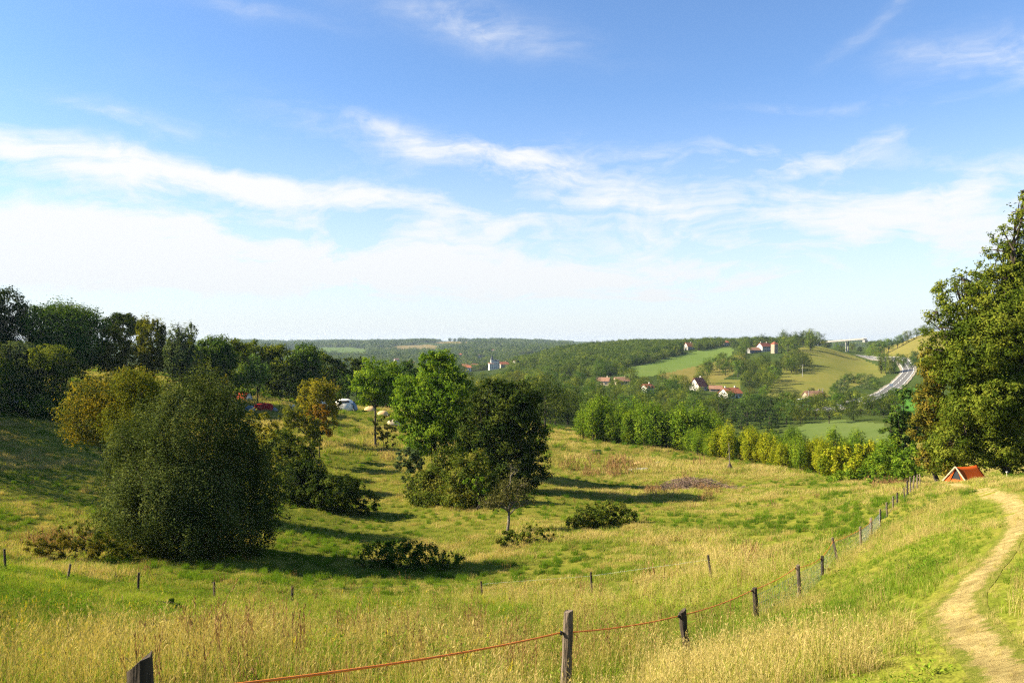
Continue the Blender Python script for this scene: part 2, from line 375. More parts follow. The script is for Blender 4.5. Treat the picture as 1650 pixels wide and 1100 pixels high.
# leaves: the colour of the leaf itself
LM = dict(
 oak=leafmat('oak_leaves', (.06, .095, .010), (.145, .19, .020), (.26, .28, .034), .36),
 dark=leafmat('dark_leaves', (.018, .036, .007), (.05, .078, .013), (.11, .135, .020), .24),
 green=leafmat('green_leaves', (.075, .15, .012), (.155, .26, .022), (.27, .36, .035), .42),
 deep=leafmat('deep_green_leaves', (.032, .07, .012), (.075, .14, .020), (.15, .215, .03), .32),
 lime=leafmat('lime_leaves', (.085, .15, .03), (.14, .24, .05), (.22, .32, .08), .4),
 willow=leafmat('willow_leaves', (.038, .058, .014), (.078, .108, .026), (.165, .19, .05), .25),
 olive=leafmat('olive_leaves', (.08, .095, .012), (.15, .17, .018), (.24, .23, .025), .33),
 yellow=leafmat('yellowing_leaves', (.12, .125, .012), (.22, .21, .018), (.34, .28, .025), .35),
 autumn=leafmat('autumn_leaves', (.07, .085, .02), (.15, .155, .025), (.36, .26, .02), .3),
 orange=leafmat('orange_leaves', (.16, .09, .012), (.29, .16, .018), (.36, .23, .03), .35),
 rust=leafmat('rusty_leaves', (.07, .08, .010), (.155, .145, .02), (.25, .19, .028), .3),
 bramble=leafmat('bramble_leaves', (.055, .08, .012), (.12, .16, .02), (.21, .20, .035), .32),
 gnarl=leafmat('gnarled_tree_leaves', (.06, .065, .02), (.12, .12, .035), (.2, .18, .06), .25),
 grey=leafmat('grey_green_leaves', (.055, .085, .03), (.105, .15, .05), (.18, .22, .075), .28),
 pop=leafmat('poplar_leaves', (.075, .15, .012), (.16, .26, .02), (.28, .35, .03), .42),
 popy=leafmat('yellow_poplar_leaves', (.14, .20, .012), (.29, .33, .018), (.48, .46, .03), .42),
 far=leafmat('woodland_leaves', (.04, .075, .012), (.105, .155, .020), (.21, .25, .030), .3, hue=.05),
 far2=leafmat('woodland_leaves_instanced', (.025, .05, .012), (.085, .14, .022), (.23, .27, .04), .28, inst=True),
 con=leafmat('conifer_needles', (.025, .05, .012), (.05, .085, .018), (.09, .13, .025), .15),
 seed=leafmat('seedhead_leaves', (.09, .04, .02), (.16, .075, .035), (.2, .11, .05), .2))
BARK = pbr('bark', (.035, .028, .020), (.085, .068, .05), 6, .9, .6, .15, (1, 1, .25))
PALEBARK = pbr('pale_lichen_bark', (.12, .10, .075), (.26, .22, .17), 8, .9, .5, .15, (1, 1, .3))

# ------------------------------------------------------------------ leaves and trees
def leaves_np(C, N, size, rng, aspect=.5, tone=None, curl=.2):
    n = len(C); N = N/np.linalg.norm(N, axis=1, keepdims=True)
    t = rng.normal(size=(n, 3)); t -= N*(t*N).sum(1, keepdims=True); t /= np.linalg.norm(t, axis=1, keepdims=True)
    b = np.cross(N, t); s = (size*rng.uniform(.6, 1.35, n))[:, None]
    V = np.empty((n, 4, 3)); V[:, 0] = C+t*s-N*s*curl; V[:, 1] = C+b*s*aspect; V[:, 2] = C-t*s-N*s*curl; V[:, 3] = C-b*s*aspect
    return V.reshape(-1, 3), np.arange(4*n).reshape(n, 4)
def crown_np(lobes, n, leaf, rng, clump=.2, shell=.5, up=0.0, fuzz=1.0, flat=.75, sparse=0.0, perclump=38, aspect=.5, out_=.7):
    """lobes: rows cx,cy,cz,rx,ry,rz; leaves gather in clumps set near the lobes' surface"""
    Lb = np.asarray(lobes, float); area = (Lb[:, 3]*Lb[:, 5]+Lb[:, 3]*Lb[:, 4]); m = max(6, int(n/perclump)); M_ = m*3
    k = rng.choice(len(Lb), M_, p=area/area.sum()); d = rng.normal(size=(M_, 3)); d /= np.linalg.norm(d, axis=1, keepdims=True)
    r = rng.uniform(shell**3, 1, M_)**(1/3); r *= 1+.10*rng.normal(size=M_)
    c = Lb[k, :3]+d*r[:, None]*Lb[k, 3:]
    deep = np.zeros(M_)
    for j in range(len(Lb)):
        q = (((c-Lb[j, :3])/Lb[j, 3:])**2).sum(1); deep = np.maximum(deep, np.where(k == j, 0, 1-q))
    keep = deep < rng.uniform(.25, .9, M_)
    if sparse: keep &= vnoise(c[:, 0]/(.45*Lb[:, 3].mean())+9, (c[:, 2]+c[:, 1]*.5)/(.4*Lb[:, 3].mean())) > -1+sparse*1.3
    idx = np.nonzero(keep)[0][:m]; c = c[idx]; kk = k[idx]; dd = d[idx]
    rad = Lb[kk, 3:].mean(1)*clump*rng.uniform(.55, 1.35, len(c)); ct = rng.uniform(0, 1, len(c))
    w = rad**2; ci = rng.choice(len(c), n, p=w/w.sum())
    g = np.clip(rng.normal(size=(n, 3)), -1.9, 1.9)*.55*fuzz; g[:, 2] *= flat
    if up: g[:, 2] *= (1+up); g[:, :2] *= 1/(1+.5*up)
    P = c[ci]+g*rad[ci][:, None]
    N = dd[ci]*out_+g*1.1+rng.normal(size=(n, 3))*.45+np.array([0, 0, .3])
    tone = np.clip(.5+(ct[ci]-.5)*.75+rng.normal(size=n)*.15, 0, 1)
    V, Fc = leaves_np(P, N, np.full(n, leaf), rng, aspect)
    return V, Fc, tone, c
def limbs(mb, base, lobes, r0, rng, fork=.35, extra=None, k=7, stems=1, kink=.06):
    """trunk that forks to the lobes"""
    base = Vector(base); Lb = [Vector(l[:3]) for l in lobes]; top = max(l.z for l in Lb); H = max(top-base.z, .5)
    for s in range(stems):
        off = Vector((rng.uniform(-1, 1), rng.uniform(-1, 1), 0))*r0*(0 if stems == 1 else 3.5)
        cen = sum(Lb, Vector())/len(Lb); fk = base.lerp(Vector((cen.x, cen.y, base.z+H*fork)), 1)+off*3
        fk.x = base.x+(fk.x-base.x)*.5; fk.y = base.y+(fk.y-base.y)*.5
        pts = [base+off+Vector((0, 0, -.3)), base+off*1.2+Vector((0, 0, H*.02)), base.lerp(fk, .5)+off+Vector((rng.normal()*H*.01, rng.normal()*H*.01, 0)), fk]
        rr = r0 if stems == 1 else r0*.7
        mb.tube(pts, [rr*1.5, rr*1.1, rr*.85, rr*.7], k)
        for i, l in enumerate(Lb):
            if stems > 1 and (i % stems) != s: continue
            a = fk+Vector((0, 0, rng.uniform(-.25, .1)*H*fork*.6)); n = 5; ps = []
            for j in range(n+1):
                t = j/n; p = a.lerp(l, t); p.z += math.sin(t*math.pi)*H*.04; sc_ = (l-a).length*kink*(1 if 0 < j else 0)
                ps.append(p+Vector((rng.normal()*sc_, rng.normal()*sc_, rng.normal()*sc_*.5)))
            mb.tube(ps, [rr*.55*(1-.8*j/n)+.01 for j in range(n+1)], 5)
            if extra is not None:
                near = extra[np.argsort(((extra-np.array(l))**2).sum(1))[:10]]
                for q in near[::2]:
                    m_ = ps[rng.integers(2, n+1)]; q = Vector(q); md = m_.lerp(q, .5)+Vector((rng.normal(), rng.normal(), rng.normal()))*.05*(q-m_).length
                    mb.tube([m_, md, q], [rr*.16+.006, rr*.1+.005, .005], 4)
def px_lobes(lobes, d, base, seed, depth=.85):
    rng = np.random.default_rng(seed); out = []
    for i, l in enumerate(lobes):
        px, py, rx, ry = l[:4]; off = l[4] if len(l) > 4 else (0 if i == 0 else rng.uniform(-.45, .45)*rx/F*d)
        y = d+off; out.append(((px-CX)/F*y-base[0], y-base[1], (CY-py)/F*y-base[2], rx/F*d, max(rx, ry*.7)/F*d*depth, ry/F*d))
    return out
SEED = [100]
def tree(name, label, cat, mat, basepx, d, lobes, cover=2.2, leafpx=2.3, group=None, r0=None, bark=None, stems=1, fork=.35,
         trunk=True, twigs=True, spikes=10, sub=14, ext=.42, spike_up=0.0, **kw):
    """a tree or bush at distance d; lobes are given where they show in the photograph, and turned into metres"""
    SEED[0] += 1; rng = np.random.default_rng(SEED[0])
    b = at(basepx, d, -.05); lb = px_lobes(lobes, d, b, SEED[0])
    root = empty(name, b, label, cat, group)
    if not trunk:          # bushes are leafy down to the ground
        H0 = max(l[2]+l[5] for l in lb); lb2 = []
        for l in lb:
            gl = float(gz(l[0]+b.x, l[1]+b.y)[0])-b.z; bot = l[2]-l[5]
            if bot-gl < ext*H0: top = l[2]+l[5]; bot = gl-.15*l[5]; l = (l[0], l[1], (top+bot)/2, l[3], l[4], max((top-bot)/2, .15))
            lb2.append(l)
        lb = lb2
    area = sum(4*(l[3]*l[5]) for l in lb); core = list(lb)
    if sub:                      # boughs: smaller lobes set on the big ones give the crown its relief
        ar = np.array([l[3]*l[5] for l in core]); big = .55*max(l[3] for l in core); lb = [(l[0], l[1], l[2], l[3]*.86, l[4]*.86, l[5]*.88) if l[3] > big else l for l in core]
        for i in range(sub):
            l = core[rng.choice(len(core), p=ar/ar.sum())]; v = rng.normal(size=3); v /= np.linalg.norm(v); v[1] = v[1] if rng.uniform() < .3 else -abs(v[1]); s = rng.uniform(.26, .44)
            m3 = (l[3]+l[4]+l[5])/3; lb.append((l[0]+v[0]*l[3]*.78, l[1]+v[1]*l[4]*.78, l[2]+v[2]*l[5]*.78, m3*s, m3*s, m3*s*.85))
    for i in range(spikes):      # small outer sprays that break the outline
        l = core[rng.integers(len(core))]; v = rng.normal(size=3); v[2] = abs(v[2])*(.6+spike_up)-.15; v /= np.linalg.norm(v); s = rng.uniform(.16, .34)
        lb.append((l[0]+v[0]*l[3]*.98, l[1]+v[1]*l[4]*.98, l[2]+v[2]*l[5]*.98, l[3]*s/(1+.7*spike_up), l[4]*s/(1+.7*spike_up), l[5]*s*(1+1.1*spike_up)))
    leaf = leafpx/F*d; n = int(cover*area/(leaf*leaf*.9))
    V, Fc, tone, cl = crown_np(lb, n, leaf, rng, **kw)
    cz = V.reshape(-1, 4, 3).mean(1); sc0 = max(.4, float(np.mean([l[3] for l in core]))*.55); tone = np.clip(tone+.42*fbm(cz[:, 0]+SEED[0]*7, cz[:, 2]*1.3+cz[:, 1], sc0, 2), 0, 1)
    zmin = gz(V[:, 0]+b.x, V[:, 1]+b.y)-b.z; V[:, 2] = np.maximum(V[:, 2], zmin-.02)
    me = mesh_np('crown', V, Fc, 4, [LM[mat]], attrs={'tone': ('FACE', 'FLOAT', tone.astype(np.float32))})
    link('crown' if trunk else 'foliage', me, root)
    mb = MB(); H = max(l[2]+l[5] for l in lb)
    limbs(mb, (0, 0, 0), core, r0 or H*.022, rng, fork, cl if twigs else None, stems=stems)
    mb.build('trunk' if trunk else 'stem', bark or BARK, root, True)
    return root

# ================================================================== SETTING: ground
MEADOW = groundmat('meadow_grass', [(.08, .11, .014), (.17, .20, .026), (.26, .25, .042), (.33, .27, .07)], (0.8, 0.11, 0.02), .8, .15)
UNDER = groundmat('woodland_floor', [(.035, .06, .014), (.06, .09, .02), (.10, .12, .03)], (0.3, 0.05, 0.01), .6, .3)
GFIELD = groundmat('green_crop_field', [(.12, .185, .04), (.145, .215, .05), (.18, .235, .06)], (0.3, 0.03, 0.008), .3, .1, (.12, .5))
SFIELD = groundmat('straw_field', [(.15, .155, .035), (.21, .19, .05), (.27, .21, .065)], (0.3, 0.035, 0.008), .4, .2, (.09, 1.1))
OFIELD = groundmat('olive_pasture', [(.12, .15, .03), (.18, .185, .042), (.25, .21, .06)], (0.3, 0.03, 0.007), .4, .2)
DFIELD = groundmat('dull_green_field', [(.10, .15, .04), (.12, .17, .045), (.145, .185, .055)], (0.4, 0.05, 0.01), .3, .1)
TFIELD = groundmat('tan_stubble_field', [(.24, .19, .07), (.30, .23, .09), (.34, .26, .11)], (0.3, 0.03, 0.006), .3, .1)
LAWN = groundmat('bright_lawn', [(.06, .17, .02), (.08, .21, .03), (.10, .24, .04)], (0.5, 0.05, 0.01), .3, .1)
fields = [  # name, material, outline of where it shows, nearest and farthest distance
 ('green_field', GFIELD, [(985, 606), (1005, 594), (1045, 585), (1120, 566), (1172, 558), (1182, 563), (1176, 575), (1120, 590), (1060, 604), (1010, 612)], 480, 1000),
 ('straw_field', SFIELD, [(1060, 604), (1120, 590), (1176, 575), (1200, 570), (1205, 590), (1150, 620), (1095, 618)], 480, 950),
 ('hillside_pasture', OFIELD, [(1225, 640), (1258, 600), (1262, 570), (1300, 556), (1320, 556), (1378, 574), (1432, 596), (1425, 606), (1380, 622), (1335, 640), (1290, 646)], 420, 1080),
 ('hilltop_field', SFIELD, [(1403, 562), (1408, 540), (1520, 530), (1520, 576), (1440, 578)], 620, 1300),
 ('small_field', DFIELD, [(1268, 697), (1300, 682), (1360, 677), (1425, 682), (1440, 712), (1290, 712)], 235, 345),
 ('roadside_field', LAWN, [(1400, 672), (1415, 640), (1480, 622), (1480, 672)], 380, 620),
 ('garden_lawn', LAWN, [(1248, 655), (1262, 642), (1305, 643), (1312, 660), (1270, 662)], 380, 560),
 ('orchard_lawn', LAWN, [(1003, 655), (1012, 636), (1030, 636), (1032, 655)], 350, 560),
 ('garden_meadow', OFIELD, [(1148, 626), (1158, 612), (1192, 612), (1192, 626)], 480, 680),
 ('valley_field', TFIELD, [(828, 606), (834, 598), (872, 599), (884, 609)], 500, 1000),
 ('distant_hedged_field', TFIELD, [(700, 553), (712, 550), (770, 551), (762, 555)], 2200, 5000),
 ('distant_slope_field', GFIELD, [(735, 566), (760, 562), (800, 563), (780, 568)], 1900, 4000),
 ('distant_green_field', GFIELD, [(505, 574), (512, 560), (560, 559), (594, 563), (590, 576)], 1500, 4500),
 ('distant_tan_field', TFIELD, [(600, 566), (640, 557), (690, 555), (722, 560), (700, 568)], 1800, 4500),
]
def build_ground():
    idx = np.arange(NW*NS).reshape(NS, NW)
    Q = np.stack([idx[:-1, :-1], idx[:-1, 1:], idx[1:, 1:], idx[1:, :-1]], -1).reshape(-1, 4)
    V = np.stack([GX, GY, GZ], -1).reshape(-1, 3); c = V[Q].mean(1)
    y = np.maximum(c[:, 1], 1.0); px = CX+F*c[:, 0]/y; py = CY-F*c[:, 2]/y
    reg = np.where(c[:, 1] < 235, 0, 1)
    for i, (n, m, poly, d0, d1) in enumerate(fields):
        reg[inpoly(px, py, poly) & (c[:, 1] > d0) & (c[:, 1] < d1)] = i+2
    names = [('meadow', MEADOW), ('woodland_floor', UNDER)]+[(f[0], f[1]) for f in fields]
    for i, (n, m) in enumerate(names):
        q = Q[reg == i]
        if not len(q): continue
        u, inv = np.unique(q, return_inverse=True)
        o = link(n, mesh_np(n, V[u], inv.reshape(-1, 4), 4, [m], True)); tag(o, kind='structure')
build_ground()

def ribbon(name, pts, widths, mat, dz, k=12, nw=5, jag=0.0):
    """sheet laid on the ground along world points"""
    P = [Vector((p[0], p[1], 0)) for p in pts]; C_ = []; W_ = []
    for i in range(len(P)-1):
        p0, p1, p2, p3 = P[max(i-1, 0)], P[i], P[i+1], P[min(i+2, len(P)-1)]
        for j in range(k):
            t = j/k; t2, t3 = t*t, t*t*t
            C_.append(.5*((2*p1)+(p2-p0)*t+(2*p0-5*p1+4*p2-p3)*t2+(3*p1-p0-3*p2+p3)*t3)); W_.append(widths[i]*(1-t)+widths[i+1]*t)
    C_.append(P[-1]); W_.append(widths[-1]); V = []; n = len(C_)
    for i in range(n):
        t = (C_[min(i+1, n-1)]-C_[max(i-1, 0)]).normalized(); s = Vector((t.y, -t.x, 0))
        jl = 1+jag*random.uniform(-1, 1); jr = 1+jag*random.uniform(-1, 1)
        for a in range(nw):
            f = a/(nw-1)*2-1; p = C_[i]+s*(W_[i]/2*f*(jl if f < 0 else jr)); V.append((p.x, p.y, 0))
    V = np.array(V); V[:, 2] = gz(V[:, 0], V[:, 1])+dz
    Fc = [(i*nw+a, i*nw+a+1, (i+1)*nw+a+1, (i+1)*nw+a) for i in range(n-1) for a in range(nw-1)]
    ed = np.tile(np.abs(np.linspace(-1, 1, nw)), n).astype(np.float32)
    o = link(name, mesh_np(name, V, Fc, 4, [mat], True, attrs={'edge': ('POINT', 'FLOAT', ed)})); return o, C_, W_
def dirtmat():
    m, nt, L = nodes('trodden_straw_earth'); v = objvec(nt)
    col = ramp(nt, [(.25, (.17, .125, .05)), (.45, (.31, .24, .10)), (.7, (.44, .36, .16))], noise(nt, 9, 8, v, .75))
    col = mixc(nt, .6, col, ramp(nt, [(.35, (.5, .48, .36)), (.65, (1.3, 1.25, 1.15))], noise(nt, 2.3, 6, v)), 'MULTIPLY')
    e = new(nt, 'ShaderNodeAttribute'); e.attribute_name = 'edge'
    k = math_(nt, 'ADD', e.outputs['Fac'], math_(nt, 'MULTIPLY', math_(nt, 'SUBTRACT', noise(nt, 3, 8, v, .8), .5), 2.6))
    k = math_(nt, 'MULTIPLY', math_(nt, 'SUBTRACT', k, .42), 3.5, True)
    col = mixc(nt, k, col, ramp(nt, [(.3, (.10, .13, .014)), (.7, (.20, .19, .04))], noise(nt, 14, 4, v)))
    d = new(nt, 'ShaderNodeBsdfDiffuse'); L.new(col, d.inputs[0]); bp = new(nt, 'ShaderNodeBump'); bp.inputs['Strength'].default_value = .9; bp.inputs['Distance'].default_value = .05
    L.new(noise(nt, 12, 8, v, .8), bp.inputs['Height']); L.new(bp.outputs[0], d.inputs['Normal']); finish(nt, d.outputs[0]); return m
DIRT = dirtmat()
path_px = [(1640, 1110), (1600, 1062), (1556, 1015), (1542, 972), (1580, 925), (1618, 880), (1640, 845), (1632, 815), (1598, 797), (1558, 785), (1532, 779)]
path_pts = [seen(a, b, 2, 90) for a, b in path_px]
pw = [.52, .47, .58, .60, .50, .50, .60, 1.0, 1.5, 1.8, 1.8]
_o, PATH_C, PATH_W = ribbon('footpath', path_pts, pw, DIRT, .007, 14, 9, 0); tag(_o, kind='structure')
PATH_XY = np.array([(p.x, p.y) for p in PATH_C]); PATH_WD = np.array(PATH_W)*.55

ASPH = pbr('road_asphalt', (.12, .115, .11), (.17, .165, .16), .4, .9)
VERGE = pbr('gravel_verge', (.26, .23, .17), (.34, .30, .23), .5, .95)
PAINT = pbr('road_paint', (.75, .75, .72), (.82, .82, .8), 2, .7)
road_px = [(1385, 572, 980), (1405, 578, 900), (1430, 586, 830), (1452, 593, 770), (1463, 602, 700), (1461, 612, 655), (1449, 623, 600), (1428, 634, 545), (1398, 645, 490), (1368, 653, 440), (1348, 658, 415), (1325, 668, 390)]
road_pts = [at(a, d) for a, b, d in road_px]
o, RC, RW = ribbon('road_verge', road_pts, [13]*12, VERGE, .35, 14, 5, .05); tag(o, kind='structure')
o, _, _ = ribbon('road', road_pts, [9]*12, ASPH, .5, 14, 5); tag(o, kind='structure')
mb = MB()
for off, dash in ((0, True), (-4.2, False), (4.2, False)):
    for i in range(len(RC)-1):
        if dash and i % 3 == 2: continue
        a, b = RC[i], RC[i+1]; t = (b-a).normalized(); s = Vector((t.y, -t.x, 0)); q = []
        for p, h in ((a, -.16), (a, .16), (b, .16), (b, -.16)):
            w = p+s*(off+h*1.4); q.append((w.x, w.y, gz1(w.x, w.y)+.62))
        mb.add(q, [(0, 1, 2, 3)])
tag(mb.build('road_markings', PAINT), kind='structure')
track_pts = [at(a, d) for a, d in [(1140, 168), (1190, 160), (1240, 152), (1290, 145), (1330, 135)]]
o, _, _ = ribbon('farm_track', track_pts, [3]*5, VERGE, .12, 10, 5, .1); tag(o, kind='structure')

CLEAR = []      # (column, distance, half width in columns, depth cleared in front)
for px, py, a_, b_, hw, fr in [(1177, 640, 380, 600, 17, 70), (1125, 628, 420, 640, 8, 50), (1043, 633, 380, 620, 9, 70), (1001, 619, 500, 720, 10, 50), (972, 620, 500, 720, 9, 50), (1110, 563, 750, 1100, 14, 120),
        (1168, 555, 850, 1150, 7, 150), (1184, 552, 880, 1180, 10, 150), (1231, 566, 760, 1050, 18, 120), (1214, 568, 760, 1050, 10, 90), (1248, 569, 760, 1050, 6, 120), (1311, 643, 380, 620, 16, 60), (1292, 652, 380, 600, 20, 60),
        (868, 588, 700, 1300, 8, 150), (834, 588, 900, 1500, 8, 200), (785, 597, 1150, 2600, 42, 420), (775, 576, 1150, 2600, 8, 300), (742, 573, 1150, 2600, 5, 300), (639, 583, 1150, 2600, 9, 400), (660, 586, 1150, 2600, 10, 400), (832, 560, 1150, 2600, 6, 300), (795, 556, 1150, 2600, 6, 300)]:
    CLEAR.append((px, seen(px, py, a_, b_).y, hw, fr))
def is_clear(px, d):
    k = np.zeros(np.shape(px), bool)
    for p_, h_, w_, f_ in CLEAR: k |= (np.abs(px-p_) < w_) & (d > h_-f_) & (d < h_+6)
    return k

# ================================================================== tree library for the middle distance (height 1, mesh shared by copies)
def lib_tree(name, kind, mat, seed):
    rng = np.random.default_rng(seed)
    if kind == 'oak':
        lb = [(0, 0, .54, .34, .34, .36)]+[(.30*math.cos(a), .30*math.sin(a), rng.uniform(.24, .70), rng.uniform(.16, .24), .2, rng.uniform(.15, .22)) for a in rng.uniform(0, 6.28, 10)]+[(rng.uniform(-.1, .1), 0, .80, .2, .2, .18)]
        n, leaf, kw = 2300, .021, dict(clump=.42, shell=.75)
    elif kind == 'round':
        lb = [(0, 0, .52, .36, .36, .42), (.12, .1, .7, .22, .22, .24), (-.14, -.06, .66, .2, .2, .26), (.16, -.12, .35, .22, .2, .25), (-.2, .1, .32, .2, .2, .24)]
        n, leaf, kw = 2200, .021, dict(clump=.36, shell=.75)
    elif kind == 'tall':
        lb = [(0, 0, .5, .22, .22, .42), (.08, .05, .78, .13, .13, .2), (-.1, 0, .6, .15, .15, .25), (.1, -.06, .35, .16, .16, .22)]
        n, leaf, kw = 1900, .019, dict(clump=.4, shell=.7, up=.6)
    elif kind == 'conifer':
        lb = [(0, 0, z, .30*(1.08-z), .30*(1.08-z), .10) for z in (.18, .3, .42, .54, .66, .78, .9)]
        n, leaf, kw = 2300, .018, dict(clump=.4, shell=.6, flat=.35)
    elif kind == 'poplar':
        lb = [(0, 0, .42, .19, .19, .36), (.07, .03, .62, .12, .12, .26), (-.07, -.03, .66, .11, .11, .27), (.02, 0, .85, .06, .06, .16), (.09, -.05, .3, .12, .12, .2), (-.1, .05, .28, .12, .12, .2)]
        n, leaf, kw = 2600, .018, dict(clump=.34, shell=.45, up=1.4, perclump=22, fuzz=1.1)
    else:  # bush
        lb = [(0, 0, .42, .5, .5, .45), (.35, 0, .35, .3, .3, .35), (-.35, .1, .38, .32, .3, .35), (.1, -.3, .3, .3, .3, .3)]
        n, leaf, kw = 1500, .034, dict(clump=.32, shell=.75)
    V, Fc, tone, cl = crown_np(lb, n, leaf, rng, **kw)
    V[:, 2] = np.maximum(V[:, 2], -.02)
    mb = MB(); mb.tube([(0, 0, -.06), (0, 0, .1), (.01, 0, .3), (0, .01, .6)], [.028, .02, .016, .008], 5)
    if kind in ('oak', 'poplar', 'tall'):
        for l in lb[1:5]: mb.tube([(0, 0, .22), ((l[0])*.5, l[1]*.5, l[2]*.75), l[:3]], [.012, .008, .003], 4)
    tv = np.array(mb.v); tf = [f for f in mb.f if len(f) == 4]; nv = len(V)
    tq = np.array(tf)+nv
    VV = np.vstack([V, tv]); FF = np.vstack([Fc, tq]); mi = np.r_[np.zeros(len(Fc)), np.ones(len(tq))]
    tn = np.r_[tone, np.zeros(len(tq))+.5].astype(np.float32)
    return mesh_np(name, VV, FF, 4, [LM[mat], BARK], mi=mi, attrs={'tone': ('FACE', 'FLOAT', tn)})
LIB = {}
def lib(kind, mat, n=3):
    if (kind, mat) not in LIB: LIB[kind, mat] = [lib_tree(kind+'_tree', kind, mat, 900+len(LIB)*7+i) for i in range(n)]
    return LIB[kind, mat]
def plant(name, kind, mat, p, h, label, group, cat='tree', wide=1.0):
    me = random.choice(lib(kind, mat)); o = link(name, me, None, p)
    o.scale = (h*wide*random.uniform(.88, 1.12), h*wide*random.uniform(.88, 1.12), h); o.rotation_euler = (0, 0, random.uniform(0, 6.28))
    return tag(o, label, cat, group)

# ================================================================== near and middle trees, each from its place in the photograph
B_UP = dict(up=.9, perclump=22, clump=.2, shell=.55)
tree('willow_bush', 'huge dark green willow bush filling the left of the meadow', 'bush', 'willow', 300, 56,
     [(318, 705, 92, 88), (240, 755, 66, 72), (300, 800, 120, 80), (385, 775, 68, 85), (430, 795, 28, 40), (205, 815, 45, 48), (318, 650, 46, 42), (252, 702, 40, 40), (358, 695, 50, 60), (400, 830, 45, 40), (338, 620, 22, 22), (165, 850, 26, 28), (280, 615, 18, 18), (372, 640, 20, 24), (218, 700, 30, 34), (428, 720, 24, 32), (440, 775, 32, 56), (452, 810, 22, 32), (180, 780, 26, 30), (140, 865, 24, 16)],
     cover=3.4, leafpx=2.3, trunk=False, r0=.12, stems=5, fork=.12, aspect=.38, perclump=40, clump=.24, shell=.8, up=1.1, spikes=90, spike_up=1.3, sub=90, ext=.17)
tree('yellowing_shrub', 'bare topped shrub with scattered orange yellow leaves behind the willow bush', 'bush', 'autumn', 225, 72,
     [(155, 650, 52, 48), (195, 630, 45, 38), (135, 685, 45, 35), (215, 610, 35, 25), (120, 660, 28, 30), (165, 695, 40, 24)],
     cover=1.3, leafpx=2.1, stems=4, fork=.2, r0=.08, perclump=7, clump=.2, shell=.3, fuzz=1.6)
tree('yellow_green_shrub', 'yellow green twiggy shrub beside the orange leaved shrub', 'bush', 'olive', 235, 70,
     [(225, 640, 45, 45), (210, 615, 32, 28), (200, 680, 40, 40)], cover=2.0, leafpx=2.0, stems=3, fork=.2, perclump=14, clump=.22, shell=.4, fuzz=1.3)
# the wood along the left skyline
left = [
 ('oak', 'dark', 8, 143, [(-25, 520, 45, 60), (12, 495, 30, 38), (30, 520, 15, 30), (0, 570, 40, 40)], 'tallest dark tree at the left end of the skyline wood', {}),
 ('broadleaf_tree', 'deep', 100, 148, [(95, 532, 64, 44), (60, 520, 30, 28), (132, 522, 34, 28), (100, 570, 60, 35), (75, 508, 22, 18), (150, 550, 22, 40)], 'broad round green tree on the skyline above the orange shrub', {}),
 ('broadleaf_tree', 'grey', 28, 138, [(30, 575, 30, 28), (12, 590, 25, 20), (60, 590, 25, 20)], 'low grey green tree under the tallest skyline tree', {}),
 ('broadleaf_tree', 'oak', 78, 136, [(82, 580, 32, 26), (105, 592, 28, 20)], 'small rounded olive tree in front of the broad skyline tree', {}),
 ('broadleaf_tree', 'olive', 182, 150, [(185, 570, 28, 38), (178, 545, 20, 25), (200, 585, 20, 22)], 'yellow olive tree right of the broad skyline tree', {}),
 ('oak', 'dark', 203, 178, [(200, 520, 30, 17), (222, 530, 20, 20), (185, 530, 15, 15)], 'flat topped dark oak rising behind the olive trees', {}),
 ('broadleaf_tree', 'olive', 243, 148, [(243, 560, 26, 45), (232, 530, 15, 22), (255, 532, 12, 18), (262, 565, 14, 30)], 'upright brownish olive tree with feathery top on the skyline', dict(up=1.2)),
 ('broadleaf_tree', 'grey', 292, 146, [(292, 575, 24, 45), (282, 545, 14, 25), (305, 540, 14, 22), (310, 590, 18, 30)], 'grey green upright tree with spiky bare shoots on top', dict(up=1.5)),
 ('broadleaf_tree', 'deep', 340, 156, [(342, 570, 32, 34), (325, 590, 22, 30), (358, 580, 22, 36)], 'dark green rounded tree right of the spiky topped tree', {}),
 ('broadleaf_tree', 'oak', 384, 172, [(384, 585, 28, 40), (372, 570, 20, 25)], 'shaded dark tree left of the pale young tree', {}),
 ('broadleaf_tree', 'oak', 415, 186, [(413, 570, 24, 23), (430, 590, 20, 35), (400, 585, 16, 30)], 'tree with a sunlit yellow green top behind the pale young tree', {}),
 ('broadleaf_tree', 'oak', 450, 186, [(452, 585, 24, 32), (442, 600, 22, 30)], 'dark tree with lit crown tip above the dark red tent', {}),
 ('broadleaf_tree', 'deep', 488, 192, [(490, 582, 28, 30), (500, 600, 22, 30), (475, 600, 16, 28)], 'dark dense tree between the pale young tree and the white tent', {}),
 ('broadleaf_tree', 'oak', 528, 202, [(524, 585, 18, 20), (540, 600, 22, 22), (515, 605, 16, 20)], 'small dark green tree left of the maple, behind the white tent', {}),
 ('broadleaf_tree', 'dark', 560, 204, [(562, 600, 25, 26), (552, 615, 25, 20), (578, 592, 14, 18)], 'dark tree directly behind the white dome tent', {}),
 ('broadleaf_tree', 'deep', 650, 215, [(650, 600, 22, 24), (640, 620, 22, 20), (662, 618, 16, 20)], 'dark tree showing between the maple and the tall bright tree', {}),
]
for nm, mat, bx, d, lb, lab, kw in left:
    tree(nm, lab, 'tree', mat, bx, d, lb, cover=4.2, leafpx=1.9, group='trees of the wood along the left skyline', twigs=False, **{**dict(clump=.3, shell=.7), **kw})
tree('young_tree', 'small pale lime green young tree beside the dark red tent', 'tree', 'lime', 415, 155,
     [(414, 602, 17, 20), (410, 582, 9, 13), (427, 592, 8, 10), (404, 600, 8, 14), (424, 608, 12, 10)], cover=2.4, leafpx=1.7, r0=.12, up=.4, clump=.4, shell=.4, perclump=16)
